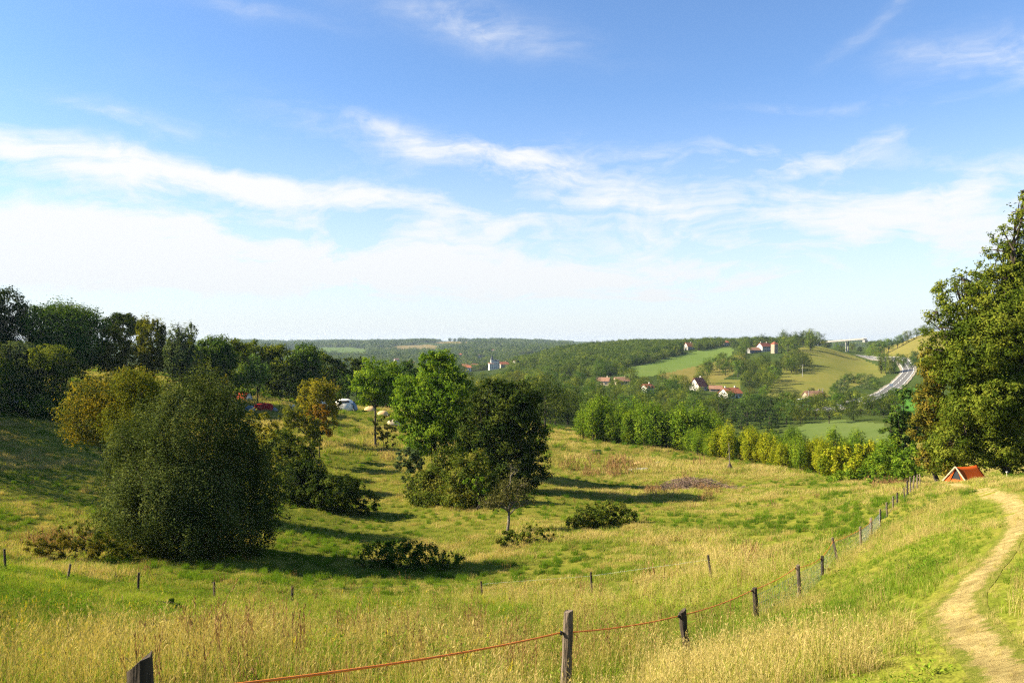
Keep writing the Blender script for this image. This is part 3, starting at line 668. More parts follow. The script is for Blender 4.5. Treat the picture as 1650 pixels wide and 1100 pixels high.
tree('young_tree', 'tiny yellow tree top beside the orange and white tent', 'tree', 'yellow', 366, 140, [(367, 607, 8, 6), (362, 615, 7, 8)], cover=2.4, leafpx=1.7, r0=.06)
tree('thin_willow', 'broad yellow green tree left of the white dome tent', 'tree', 'yellow', 512, 128,
     [(512, 640, 34, 32), (500, 622, 20, 16), (530, 650, 22, 26), (495, 668, 26, 24), (525, 675, 20, 22)], cover=2.4, leafpx=1.8, up=.3, clump=.26, r0=.14)
tree('orange_shrub', 'orange leaved small tree below the yellow green tree', 'tree', 'orange', 515, 118,
     [(516, 664, 18, 15), (506, 678, 20, 18), (526, 686, 15, 15)], cover=2.2, leafpx=1.9, clump=.3, r0=.1)
tree('broadleaf_tree', 'olive tree with leaning trunk under the orange shrub', 'tree', 'olive', 512, 112,
     [(490, 690, 32, 26), (470, 675, 28, 22), (510, 705, 18, 16)], cover=2.4, leafpx=2.0, clump=.26)
tree('rounded_shrub', 'yellowish rounded shrub right of the willow bush top', 'bush', 'yellow', 425, 105,
     [(425, 680, 20, 22), (412, 670, 15, 15), (440, 700, 26, 26)], cover=2.3, leafpx=2.0, trunk=False, stems=2, fork=.2)
tree('rounded_shrub', 'wide olive green shrub between the willow bush and the leaning olive tree', 'bush', 'bramble', 465, 97,
     [(455, 715, 38, 30), (485, 730, 28, 34), (440, 740, 35, 35), (470, 760, 40, 28)], cover=2.4, leafpx=2.0, trunk=False, stems=3, fork=.2)
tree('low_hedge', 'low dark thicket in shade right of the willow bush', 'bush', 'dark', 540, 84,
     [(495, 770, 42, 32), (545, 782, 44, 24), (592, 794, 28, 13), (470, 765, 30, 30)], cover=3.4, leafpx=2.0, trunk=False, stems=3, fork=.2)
tree('maple', 'round topped green maple with bare slender trunk right of the white tent', 'tree', 'green', 605, 132,
     [(605, 615, 34, 34), (588, 632, 22, 26), (628, 600, 20, 22), (632, 630, 18, 24), (598, 585, 20, 14), (577, 612, 11, 14)],
     cover=2.3, leafpx=1.9, r0=.2, fork=.45, clump=.3, shell=.5)
tree('thin_shrub', 'thin brownish shrub growing at the foot of the maple', 'bush', 'rust', 622, 129,
     [(622, 685, 18, 18), (608, 680, 12, 14), (632, 668, 10, 12)], cover=.9, leafpx=1.9, trunk=False, r0=.08, stems=2, perclump=10, shell=.3)
tree('tall_ash', 'tall bright green tree in the middle of the meadow', 'tree', 'green', 706, 106,
     [(702, 605, 34, 38), (692, 650, 42, 36), (730, 640, 34, 50), (664, 640, 24, 26), (658, 682, 24, 20), (740, 690, 30, 30), (700, 690, 38, 26), (712, 580, 22, 18), (652, 622, 20, 20), (718, 600, 20, 28), (675, 715, 28, 22), (735, 715, 30, 26), (705, 660, 40, 40), (645, 665, 16, 18), (690, 580, 18, 16), (672, 640, 38, 36), (655, 660, 22, 24), (668, 700, 28, 22), (748, 640, 26, 34)],
     cover=2.9, leafpx=2.1, r0=.22, fork=.25, stems=3, clump=.28, shell=.6, perclump=30, sub=50)
tree('dark_oak', 'dark shaded oak standing right of the tall bright tree', 'tree', 'dark', 818, 95,
     [(818, 660, 52, 46), (800, 710, 50, 45), (850, 700, 34, 48), (825, 750, 50, 38), (790, 640, 30, 28), (840, 640, 30, 26), (860, 735, 26, 32), (782, 750, 34, 34), (765, 690, 28, 36), (815, 770, 55, 28), (860, 765, 24, 20), (768, 640, 18, 22)],
     cover=3.4, leafpx=2.1, r0=.32, fork=.25, clump=.26, shell=.7, sub=60, spikes=40)
tree('round_shrub', 'round grey green shrub below the left of the tall bright tree', 'bush', 'grey', 660, 99,
     [(660, 740, 25, 22), (648, 735, 15, 16), (672, 748, 16, 14)], cover=2.4, leafpx=2.0, trunk=False, stems=3, fork=.2)
tree('bramble_thicket', 'green thicket at the foot of the tall bright tree', 'bush', 'bramble', 715, 90,
     [(712, 762, 34, 32), (690, 785, 34, 28), (735, 785, 36, 32), (700, 805, 44, 22), (672, 800, 26, 20), (720, 740, 22, 22)], cover=2.6, leafpx=2.1, trunk=False, stems=3, fork=.2, clump=.3)
tree('bramble_thicket', 'brownish thicket in front of the dark oak', 'bush', 'bramble', 752, 86,
     [(748, 758, 30, 30), (775, 780, 34, 34), (742, 798, 40, 26), (795, 805, 32, 24), (770, 745, 24, 24)], cover=2.5, leafpx=2.1, trunk=False, stems=3, fork=.2, clump=.3)
tree('elder_shrub', 'light green shrub wedged between the two meadow thickets', 'bush', 'green', 762, 84,
     [(766, 775, 18, 16), (778, 790, 14, 14)], cover=1.9, leafpx=2.1, trunk=False, stems=2, fork=.2)
tree('gnarled_apple', 'small gnarled tree with pale crooked branches in front of the dark oak', 'tree', 'grey', 817, 70,
     [(818, 788, 24, 22), (800, 806, 22, 14), (838, 800, 22, 16), (827, 755, 11, 20), (785, 806, 14, 10), (845, 780, 14, 18), (852, 806, 14, 12)],
     cover=1.25, leafpx=1.9, r0=.13, fork=.32, bark=PALEBARK, perclump=9, clump=.34, shell=.3, kink=.1) if False else None
def gnarled():
    d = 70; b = at(817, d, -.05); rng = np.random.default_rng(77)
    root = empty('gnarled_apple', b, 'small gnarled tree with pale crooked branches in front of the dark oak', 'tree')
    lb = px_lobes([(818, 788, 24, 20), (800, 808, 22, 13), (838, 800, 20, 15), (827, 755, 10, 20), (783, 808, 14, 9), (845, 780, 13, 16), (854, 808, 13, 11)], d, b, 4)
    leaf = 1.9/F*d; V, Fc, t, cl = crown_np(lb, 2300, leaf, rng, perclump=8, clump=.3, shell=.3, fuzz=1.2)
    link('crown', mesh_np('crown', V, Fc, 4, [LM['gnarl']], attrs={'tone': ('FACE', 'FLOAT', t.astype(np.float32))}), root)
    mb = MB(); limbs(mb, (0, 0, 0), lb, .15, rng, .36, cl, kink=.075); mb.build('trunk', PALEBARK, root, True)
gnarled()
tree('round_bramble', 'dome shaped green bramble bush alone in the sunny meadow', 'bush', 'bramble', 965, 72,
     [(985, 828, 36, 20), (955, 832, 38, 18), (930, 842, 26, 12), (1008, 834, 20, 14)], cover=3.2, leafpx=2.0, trunk=False, stems=3, fork=.2, clump=.26, shell=.7)
tree('low_thicket', 'low grassy thicket below the gnarled tree', 'bush', 'bramble', 835, 65,
     [(822, 864, 36, 10), (858, 852, 24, 11), (880, 858, 16, 9)], cover=2.2, leafpx=1.9, trunk=False, stems=3, fork=.2)
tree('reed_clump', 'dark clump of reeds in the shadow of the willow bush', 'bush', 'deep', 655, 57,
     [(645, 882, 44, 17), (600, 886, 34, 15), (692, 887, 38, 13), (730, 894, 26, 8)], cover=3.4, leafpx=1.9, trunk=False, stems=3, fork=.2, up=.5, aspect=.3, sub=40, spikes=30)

# coarse weeds standing in the hay
for lab, mat, bx, d, lb, cov in [
    ('dark green nettle clump under the rope fence', 'deep', 1258, 19.5, [(1240, 998, 26, 12), (1268, 988, 26, 14), (1285, 982, 14, 10)], 1.6),
    ('brownish weed clump at the foot of the leaning fence post', 'rust', 1348, 28, [(1342, 925, 14, 12), (1356, 930, 14, 8)], 1.4),
    ('green weed clump between the first two posts of the meadow fence', 'green', 92, 30, [(70, 966, 28, 9), (105, 970, 24, 9)], 1.3),
    ('green weed clump below the third post of the meadow fence', 'deep', 268, 33, [(262, 968, 20, 9), (290, 972, 16, 7)], 1.3),
    ('low brown weed clump at the left foot of the willow bush', 'rust', 110, 50, [(95, 868, 40, 14), (60, 872, 30, 10), (140, 872, 30, 14)], 1.8),
    ('green bramble skirt around the left foot of the willow bush', 'bramble', 165, 52, [(160, 862, 36, 18), (205, 872, 40, 14), (120, 850, 26, 16)], 2.0)]:
    tree('weed_clump', lab, 'plant', mat, bx, d, lb, cover=cov, leafpx=2.2, trunk=False, stems=2, fork=.2, spikes=24, spike_up=1.2, aspect=.35, group='weed clumps in the meadow')
# right edge: great oak, its brown neighbour and green thickets
tree('great_oak', 'huge oak at the right edge towering over the orange tent', 'tree', 'oak', 1625, 74,
     [(1605, 470, 55, 45), (1660, 450, 60, 60), (1556, 488, 36, 30), (1525, 508, 26, 20), (1580, 560, 62, 60), (1660, 560, 70, 70), (1545, 590, 42, 45), (1610, 640, 72, 60), (1550, 660, 42, 50),
      (1670, 690, 60, 60), (1600, 715, 62, 36), (1545, 452, 18, 12), (1575, 433, 24, 16), (1645, 340, 20, 28), (1618, 382, 20, 16), (1665, 310, 20, 24), (1650, 395, 30, 22), (1650, 302, 10, 12), (1610, 405, 26, 14), (1632, 365, 16, 16), (1670, 350, 26, 30), (1700, 600, 50, 90), (1520, 545, 26, 28), (1508, 522, 22, 24), (1502, 562, 20, 30), (1535, 472, 30, 26), (1548, 440, 16, 12), (1640, 742, 50, 22), (1570, 742, 36, 20), (1690, 735, 40, 30), (1530, 720, 36, 36), (1620, 520, 60, 60), (1500, 510, 12, 10)],
     cover=3.7, leafpx=2.2, r0=.42, fork=.3, clump=.25, shell=.7, perclump=45, spikes=40, sub=150)
tree('brown_oak', 'brownish autumn tinted tree leaning against the great oak', 'tree', 'rust', 1512, 78,
     [(1505, 600, 26, 38), (1498, 655, 28, 45), (1520, 690, 30, 45), (1505, 735, 26, 24), (1540, 735, 30, 22), (1500, 565, 16, 22), (1515, 752, 30, 16), (1488, 745, 18, 18), (1480, 690, 20, 30)],
     cover=2.9, leafpx=2.3, r0=.25, fork=.2, clump=.28)
tree('broadleaf_tree', 'green tree left of the brown oak above the end of the fence', 'tree', 'deep', 1452, 112,
     [(1448, 665, 20, 28), (1458, 640, 16, 22), (1465, 690, 24, 30), (1435, 690, 20, 22), (1455, 715, 28, 22), (1470, 740, 28, 24), (1440, 735, 24, 22)], cover=2.9, leafpx=2.0)
yl = [('green', 1465, 96, [(1462, 745, 24, 22), (1478, 730, 18, 20)], 'deep green shrub beside the far end of the fence'),
      ('pop', 1432, 106, [(1430, 730, 26, 24), (1415, 745, 22, 20), (1442, 752, 22, 18)], 'fresh green shrub right of the yellow shrubs'),
      ('popy', 1395, 112, [(1395, 740, 24, 24), (1378, 752, 20, 20), (1405, 725, 14, 18)], 'bright yellow green shrub nearest the fence end'),
      ('popy', 1350, 116, [(1345, 738, 22, 24), (1330, 745, 16, 18), (1362, 725, 12, 20)], 'golden yellow young tree at the corner of the plantation'),
      ('pop', 1370, 104, [(1370, 768, 26, 14), (1345, 775, 20, 10), (1398, 765, 22, 13)], 'low bright green bush in front of the yellow trees'),
      ('green', 1420, 98, [(1418, 768, 24, 12), (1440, 768, 20, 13)], 'low dense green bush in front of the fence end')]
for mat, bx, d, lb, lab in yl:
    tree('shrub', lab, 'bush', mat, bx, d, lb, cover=2.7, leafpx=2.0, trunk=False, stems=3, fork=.2, group='shrubs at the right end of the plantation', up=.5, clump=.34)
# young poplars of the plantation, front rows and back rows
GP = 'young poplars of the plantation across the meadow'
def poplars(a, b, n, d0, d1, h0, h1, mats, label, jit=2.0, wide=1.0):
    for i in range(n):
        t = (i+.5)/n; px = a+(b-a)*t+random.uniform(-5, 5); d = d0+(d1-d0)*t+random.uniform(-jit, jit)
        plant('young_poplar', 'poplar', mats[int(t*len(mats)*.999+random.uniform(-.3, .3)) % len(mats)], at(px, d, -.1), (h0+(h1-h0)*t)*random.choice([.7, .8, .9, 1.0, 1.1, 1.2])*random.uniform(.92, 1.08), label, GP, 'tree', wide)
poplars(938, 1130, 30, 168, 157, 8.0, 9.0, ['pop', 'pop', 'green', 'pop'], 'leafy green young poplar in the front row of the plantation', wide=1.25)
poplars(950, 1150, 22, 176, 164, 9.0, 9.0, ['pop', 'green', 'green'], 'green young poplar in the second row of the plantation', wide=1.2)
poplars(1110, 1330, 32, 152, 122, 5.4, 6.0, ['pop', 'popy', 'green', 'popy', 'popy', 'pop', 'popy'], 'yellow young poplar in the front row of the plantation', 2.0, 1.2)
poplars(1150, 1340, 22, 156, 132, 5.0, 5.5, ['popy', 'pop', 'popy'], 'yellow green young poplar in the second row of the plantation', 2.0, 1.2)
poplars(1150, 1420, 26, 205, 190, 6.0, 6.5, ['pop', 'green', 'pop'], 'green young poplar in the back row beyond the farm track', 4, 1.15)
poplars(1330, 1440, 9, 150, 140, 6.5, 8.0, ['pop', 'green'], 'fresh green poplar behind the golden shrubs', 3, 1.2)

# ================================================================== woods of the middle distance: every tree its own
def wood(poly, d0, d1, n, hs, kinds, label, group, space, names=None, wide=1.0):
    out = []; tries = 0
    xs0, xs1 = min(p[0] for p in poly), max(p[0] for p in poly)
    while len(out) < n and tries < n*400:
        tries += 1; d = math.sqrt(random.uniform(d0*d0, d1*d1)); px = random.uniform(xs0, xs1); p = at(px, d)
        if not inpoly(np.array([px]), np.array([CY-F*p.z/d]), poly)[0]: continue
        if is_clear(px, d): continue
        if any((p.x-q.x)**2+(p.y-q.y)**2 < space*space for q in out): continue
        out.append(p); k, m = random.choice(kinds)
        plant({'conifer': 'conifer', 'poplar': 'poplar', 'bush': 'bush'}.get(k, 'broadleaf_tree'), k, m, p-Vector((0, 0, .3)), random.uniform(*hs)*(1.15 if k == 'tall' else 1), label, group, 'bush' if k == 'bush' else 'tree', wide)
    return out
mix = [('oak', 'far'), ('round', 'far'), ('oak', 'oak'), ('tall', 'far'), ('round', 'deep')]
wood([(850, 640), (900, 640), (935, 665), (940, 685), (850, 690)], 200, 300, 14, (11, 14), [('oak', 'dark'), ('round', 'dark'), ('oak', 'far')], 'dark tree in the hedge wood between the dark oak and the plantation', 'trees of the dark hedge wood', 6)
wood([(740, 620), (880, 612), (900, 640), (860, 665), (740, 665)], 260, 600, 16, (12, 16), [('round', 'oak'), ('oak', 'olive'), ('oak', 'far'), ('round', 'olive')], 'olive green tree showing above the dark oak', 'trees in the valley behind the dark oak', 9)
wood([(900, 640), (1010, 618), (1080, 640), (1160, 655), (1165, 700), (1000, 700), (930, 690)], 240, 520, 46, (9, 14), mix, 'broadleaf tree in the valley wood behind the poplar plantation', 'trees of the valley wood behind the plantation', 9)
wood([(1160, 655), (1260, 662), (1290, 690), (1260, 705), (1160, 700)], 250, 400, 16, (10, 14), [('conifer', 'con'), ('oak', 'con'), ('conifer', 'con'), ('round', 'deep')], 'dark conifer in the grove below the orange roofed house', 'dark conifers below the orange roofed house', 7, wide=1.3)
wood([(1255, 664), (1440, 658), (1440, 684), (1300, 690)], 325, 420, 24, (8, 12), [('oak', 'far'), ('round', 'dark'), ('oak', 'dark')], 'dark tree in the row above the small round field', 'trees of the row above the small field', 8)
wood([(870, 610), (1000, 598), (1010, 618), (1100, 625), (1100, 648), (900, 650), (850, 640)], 420, 760, 40, (10, 15), mix, 'tree among the scattered houses at the foot of the wooded ridge', 'trees among the valley houses', 11)
wood([(1128, 625), (1140, 600), (1180, 588), (1240, 592), (1262, 612), (1255, 634), (1205, 634), (1190, 612), (1150, 612), (1140, 630)], 500, 760, 34, (11, 16), [('oak', 'far'), ('oak', 'dark'), ('round', 'far')], 'dark oak in the spinney above the orange roofed house', 'oaks of the spinney above the orange roofed house', 9)
wood([(1258, 600), (1260, 588), (1300, 586), (1305, 598), (1285, 604)], 640, 830, 12, (12, 16), [('oak', 'dark'), ('oak', 'far')], 'dark tree in the round grove on the pale hillside pasture', 'trees of the round grove on the pasture', 7)
wood([(1335, 645), (1345, 625), (1375, 612), (1420, 608), (1425, 622), (1395, 634), (1360, 650)], 440, 680, 22, (5, 9), [('round', 'far'), ('bush', 'grey'), ('bush', 'far'), ('round', 'deep')], 'bushy tree in the thicket between pasture and road', 'bushes between the pasture and the road', 7, wide=1.15)
wood([(1185, 570), (1200, 562), (1210, 572), (1195, 582)], 720, 960, 6, (10, 14), [('oak', 'far'), ('round', 'far')], 'dark tree at the top corner of the green crop field', 'trees at the top corner of the crop field', 8)
wood([(1225, 562), (1265, 556), (1320, 553), (1320, 564), (1275, 572), (1262, 572)], 760, 1080, 20, (14, 22), [('oak', 'far'), ('oak', 'dark'), ('tall', 'far')], 'tall tree standing over the stone tower on the hilltop', 'trees behind the hilltop farm', 10)
wood([(1320, 556), (1372, 556), (1385, 568), (1350, 566), (1320, 562)], 900, 1150, 9, (8, 12), [('round', 'pop'), ('oak', 'far')], 'small tree under the road bridge', 'trees around the road bridge', 9)
wood([(1372, 566), (1410, 560), (1425, 582), (1410, 580)], 830, 1050, 9, (8, 13), [('round', 'pop'), ('oak', 'far')], 'light green tree between the bridge and the road', 'trees between the bridge and the road', 9)
for px, hh in [(1420, 15), (1432, 17), (1446, 14), (1455, 13), (1463, 14), (1477, 12), (1490, 13), (1503, 13)]:
    plant('broadleaf_tree', 'oak', 'far', at(px, 905, -.5), hh*1.1, 'tree in the row along the crest of the right hilltop', 'trees in a row on the right hilltop')
for px, d, hh in [(1420, 690, 24), (1427, 684, 26), (1434, 680, 23), (1441, 678, 20)]:
    plant('poplar', 'poplar', 'far', at(px, d, -.5), hh*.85, 'tall thin poplar beside the bend of the road', 'tall poplars at the bend of the road', 'tree', .75)
wood([(1443, 590), (1478, 580), (1500, 600), (1490, 625), (1476, 612), (1474, 598)], 560, 800, 12, (9, 13), [('tall', 'deep'), ('oak', 'far')], 'tree on the bank beyond the bend of the road', 'trees beyond the bend of the road', 8)
wood([(1420, 640), (1460, 628), (1490, 630), (1490, 650), (1440, 645)], 430, 580, 8, (5, 8), [('bush', 'deep'), ('round', 'deep')], 'roadside bush below the bend of the road', 'bushes below the bend of the road', 7)
for mat, px, d, hh, k, lab in [('olive', 1208, 478, 9.5, 'round', 'tan weeping tree right of the orange roofed house'), ('pop', 1233, 500, 9, 'oak', 'bright green tree behind the tan weeping tree'),
        ('pop', 1266, 470, 7.5, 'bush', 'clipped yellow green cone tree on the garden lawn'), ('dark', 1284, 475, 6.5, 'round', 'dark small tree next to the clipped cone tree'), ('dark', 1308, 520, 5, 'round', 'dark small tree behind the brown roofed farmhouse')]:
    plant('garden_tree', k, mat, at(px, d, -.2), hh, lab, None)

# far woods: one mass, thousands of crowns
lib_col = bpy.data.collections.new('woodland_library')
for i, (k, m) in enumerate([('oak', 'far2'), ('round', 'far2'), ('oak', 'far2'), ('tall', 'far2')]):
    me = lib_tree('crown_shape', k, m, 400+i); o = bpy.data.objects.new('a%d' % i, me); lib_col.objects.link(o)
def instancer(name, pos, rot, scl, idx, tone, col, label=None, cat=None):
    me = bpy.data.meshes.new(name); me.vertices.add(len(pos)); me.vertices.foreach_set('co', np.asarray(pos, np.float32).ravel())
    for an, ty, dat in (('rot', 'FLOAT_VECTOR', rot), ('scl', 'FLOAT_VECTOR', scl), ('idx', 'INT', idx), ('itone', 'FLOAT', tone)):
        a = me.attributes.new(an, ty, 'POINT'); a.data.foreach_set('vector' if ty == 'FLOAT_VECTOR' else 'value', np.asarray(dat, np.int32 if ty == 'INT' else np.float32).ravel())
    o = link(name, me); ng = bpy.data.node_groups.new(name+'_nodes', 'GeometryNodeTree')
    ng.interface.new_socket('Geometry', in_out='INPUT', socket_type='NodeSocketGeometry'); ng.interface.new_socket('Geometry', in_out='OUTPUT', socket_type='NodeSocketGeometry')
    gi = ng.nodes.new('NodeGroupInput'); go = ng.nodes.new('NodeGroupOutput'); ip = ng.nodes.new('GeometryNodeInstanceOnPoints'); ci = ng.nodes.new('GeometryNodeCollectionInfo')
    ci.inputs['Collection'].default_value = col; ci.inputs['Separate Children'].default_value = True; ci.inputs['Reset Children'].default_value = True
    def att(n, t):
        a = ng.nodes.new('GeometryNodeInputNamedAttribute'); a.data_type = t; a.inputs['Name'].default_value = n; return a.outputs['Attribute']
    e2r = ng.nodes.new('FunctionNodeEulerToRotation'); ng.links.new(att('rot', 'FLOAT_VECTOR'), e2r.inputs[0])
    ip.inputs['Pick Instance'].default_value = True
    ng.links.new(gi.outputs[0], ip.inputs['Points']); ng.links.new(ci.outputs[0], ip.inputs['Instance']); ng.links.new(att('idx', 'INT'), ip.inputs['Instance Index'])
    ng.links.new(e2r.outputs[0], ip.inputs['Rotation']); ng.links.new(att('scl', 'FLOAT_VECTOR'), ip.inputs['Scale']); ng.links.new(ip.outputs[0], go.inputs[0])
    md = o.modifiers.new('scatter', 'NODES'); md.node_group = ng
    return tag(o, label, cat, kind='stuff')
def far_wood(name, label, poly, d0, d1, n, hs, gap=0.0, seed=1):
    rng = np.random.default_rng(seed); N = n*30
    d = np.sqrt(rng.uniform(d0*d0, d1*d1, N)); px = rng.uniform(min(p[0] for p in poly), max(p[0] for p in poly), N); x = (px-CX)/F*d; z = gz(x, d)
    k = inpoly(px, CY-F*z/d, poly)
    py = CY-F*z/d
    for f in fields: k &= ~(inpoly(px, py, f[2]) & (d > f[3]) & (d < f[4]))
    if gap: k &= fbm(x, d, 160, 3) > gap-.5
    k &= ~is_clear(px, d)
    x, d, z = x[k], d[k], z[k]; cell = hs[0]*.78; key = (np.floor(x/cell)*100003+np.floor(d/cell)).astype(np.int64); _, u = np.unique(key, return_index=True)
    rng.shuffle(u); u = u[:n]; x, d, z = x[u], d[u], z[u]; m = len(x); h = rng.uniform(hs[0], hs[1], m)*(1+.25*fbm(x, d, 60, 2))
    instancer(name, np.stack([x, d, z-.5], 1), np.stack([np.zeros(m), np.zeros(m), rng.uniform(0, 6.28, m)], 1), np.stack([h*rng.uniform(1.0, 1.5, m), h*rng.uniform(1.0, 1.5, m), h], 1),
              rng.integers(0, 4, m), np.clip(rng.normal(.45, .33, m), 0, 1), lib_col, label, 'wood')
    print(name, m)
far_wood('ridge_wood', 'dense broadleaf wood covering the ridge behind the valley', [(800, 625), (830, 575), (870, 560), (950, 545), (1100, 540), (1200, 545), (1205, 558), (1172, 556), (1120, 566), (1045, 584), (1005, 593), (985, 606), (900, 612)], 560, 1500, 4200, (8, 13), 0, 1)
far_wood('hilltop_wood', 'wood along the skyline behind the hilltop houses', [(1170, 562), (1180, 535), (1420, 535), (1420, 560), (1320, 556), (1262, 566)], 980, 1500, 900, (8, 13), 0, 2)
far_wood('town_woods', 'hazy trees in and around the distant town', [(420, 650), (420, 570), (830, 570), (860, 600), (830, 640), (420, 650)], 700, 2200, 3600, (10, 15), .42, 3)
far_wood('distant_woods', 'hazy blue woods on the far hills', [(380, 600), (380, 530), (950, 530), (900, 575), (860, 590), (600, 590)], 2200, 5000, 6500, (14, 22), .40, 4)
far_wood('distant_ridge_wood', 'blue wood on the far skyline beyond the bridge', [(1150, 575), (1150, 530), (1500, 530), (1500, 575)], 2600, 4000, 900, (14, 22), .3, 5)

# ================================================================== fences
WOODM = pbr('weathered_post_wood', (.10, .075, .055), (.30, .235, .175), 9, .9, .8, .15, (3, 3, .25), detail=8)
DARKW = pbr('dark_post_wood', (.035, .028, .022), (.11, .085, .065), 9, .9, .8, .15, (3, 3, .25), detail=8)
ROPE = pbr('orange_fence_rope', (.85, .19, .02), (.98, .30, .03), 40, .6)
WIRE = pbr('galvanised_wire', (.30, .34, .33), (.42, .47, .45), 20, .5, metal=.3)
PLAST = pbr('black_insulator', (.02, .02, .022), (.04, .04, .04), 9, .5)
def post_mb(mb, base, top, w, rng, k=8, slant=0.0):
    base, top = Vector(base), Vector(top); n = 7; ph = rng.uniform(0, 6.28, 3); rr = [w/2*(1+.22*rng.normal()*.6) for _ in range(k)]
    b0 = len(mb.v)
    for i in range(n+1):
        t = i/n; c = base.lerp(top, t)+Vector((math.sin(t*3+ph[0]), math.cos(t*2.4+ph[1]), 0))*w*.08
        for j in range(k):
            a = 2*math.pi*j/k+ph[2]; r = rr[j]*(1+.06*rng.normal())*(1.05-.1*t)
            mb.v.append((c.x+math.cos(a)*r, c.y+math.sin(a)*r*.85, c.z+(math.cos(a)*slant*w if i == n else 0)+(rng.normal()*.05*w if i == n else 0)))
    for i in range(n):
        for j in range(k): mb.f.append((b0+i*k+j, b0+i*k+(j+1) % k, b0+(i+1)*k+(j+1) % k, b0+(i+1)*k+j))
    mb.f.append(tuple(b0+n*k+j for j in range(k)))
# fence beside the path: photograph column and row of each post top, distance, thickness, tilt of the foot
FP = [(228, 1066, 3.9, .125, 6, DARKW), (915, 984, 9.2, .12, -3, WOODM), (1100, 984, 12.5, .125, 9, DARKW), (1216, 946, 17, .115, 3, DARKW), (1285, 910, 22, .11, 4, WOODM), (1325, 895, 27, .11, 0, DARKW),
      (1341, 866, 31, .10, 11, WOODM), (1386, 848, 35, .11, 1, WOODM), (1404, 834, 39, .12, 0, WOODM), (1418, 820, 43, .11, 1, WOODM), (1429, 809, 46.5, .11, 0, WOODM), (1439, 799, 50, .10, 0, WOODM),
      (1446, 793, 53, .12, 0, DARKW), (1456, 785, 56, .10, 2, WOODM), (1462, 774, 59, .12, 0, DARKW), (1467, 768, 62, .11, 0, WOODM), (1473, 766, 64.5, .12, -2, WOODM), (1478, 764, 67, .11, 0, WOODM), (1482, 763, 70, .11, 0, WOODM)]
def fence_one():
    rng = np.random.default_rng(8); base0 = at(FP[1][0], FP[1][2])
    root = empty('rope_fence', base0, 'old wooden post fence with an orange rope running beside the footpath', 'fence'); ins = []; tops = []
    for px, py, d, w, tx, mat in FP:
        top = Vector(((px-CX)/F*d, d, (CY-py)/F*d)); bx = (px+tx-CX)/F*d; g = gz1(bx, d); foot = Vector((bx, d, g-.2)); tops.append((top, foot))
        if top.z-g < .45: top.z = g+.75
        mb = MB(); post_mb(mb, foot-base0, top-base0, w, rng, 8, .35 if px in (228, 1100) else .1); mb.build('post', mat, root)
    for i in (0, 1, 2, 3, 4, 5):
        top, foot = tops[i]; ax = (top-foot).normalized(); dr = (.16, .24, .07, .06, .08, .1)[i]
        p = top-ax*dr+Vector((-FP[i][3]*.75, -.03, 0)); ins.append(p)
        mb = MB(); c = p-base0; mb.tube([c+Vector((.035, .02, 0)), c+Vector((.01, .005, 0))], .009, 6); mb.tube([c+Vector((.015, 0, -.02)), c+Vector((.015, 0, .02))], [.017, .014], 7); mb.build('insulator', PLAST, root)
    ext = ins[:]
    for i in range(6, 9): t, f = tops[i]; ext.append(t.lerp(f, .12))
    mb = MB(); pts = []
    for a, b in zip(ext[:-1], ext[1:]):
        for j in range(8):
            t = j/8; p = a.lerp(b, t); p.z -= .05*4*t*(1-t)*min(1, (b-a).length/5); pts.append(p-base0)
    pts.append(ext[-1]-base0); mb.tube(pts, .009, 6); mb.build('rope', ROPE, root)
    mb = MB()                                                            # wire netting from the fourth post on
    for i in range(3, len(tops)-1):
        (t0, f0), (t1, f1) = tops[i], tops[i+1]; L = (t1-t0).length; r = .0035 if i < 7 else .007
        for h in ((.2, .45, .62, .82) if i < 9 else (.35, .8)):
            a = f0.lerp(t0, h); b = f1.lerp(t1, h); m = a.lerp(b, .5); m.z -= .05; mb.tube([a-base0, m-base0, b-base0], r, 4)
        k = int(L/.22) if i < 9 else 0
        for j in range(1, k):
            a = f0.lerp(t0, .2).lerp(f1.lerp(t1, .2), j/k); b = f0.lerp(t0, .82).lerp(f1.lerp(t1, .82), j/k); mb.tube([a-base0, b-base0], r*.8, 3)
    mb.build('wire_netting', WIRE, root)
fence_one()
MP = [(7, 884, 38, 2), (113, 908, 38.5, -5), (224, 922, 38.5, -2), (345, 937, 38.5, 0), (471, 944, 39, 0), (775, 936, 44, 2), (952, 921, 42, 2), (1141, 894, 38, 6)]
def fence_two():
    rng = np.random.default_rng(9); base0 = at(345, 38.5); prev = None; strand = []
    root = empty('meadow_fence', base0, 'line of thin dark posts crossing the meadow below the willow bush', 'fence')
    for px, py, d, tx in MP:
        top = Vector(((px-CX)/F*d, d, (CY-py)/F*d)); bx = (px+tx-CX)/F*d; g = gz1(bx, d); foot = Vector((bx, d, g-.2)); top.z = max(top.z, g+.7)
        mb = MB(); post_mb(mb, foot-base0, top-base0, .115, rng, 7); mb.build('post', DARKW if px != 113 else WOODM, root); strand.append(top.lerp(foot, .15)-base0)
    mb = MB(); mb.tube(strand[4:], .003, 4); mb.build('rope', WIRE, root)
fence_two()

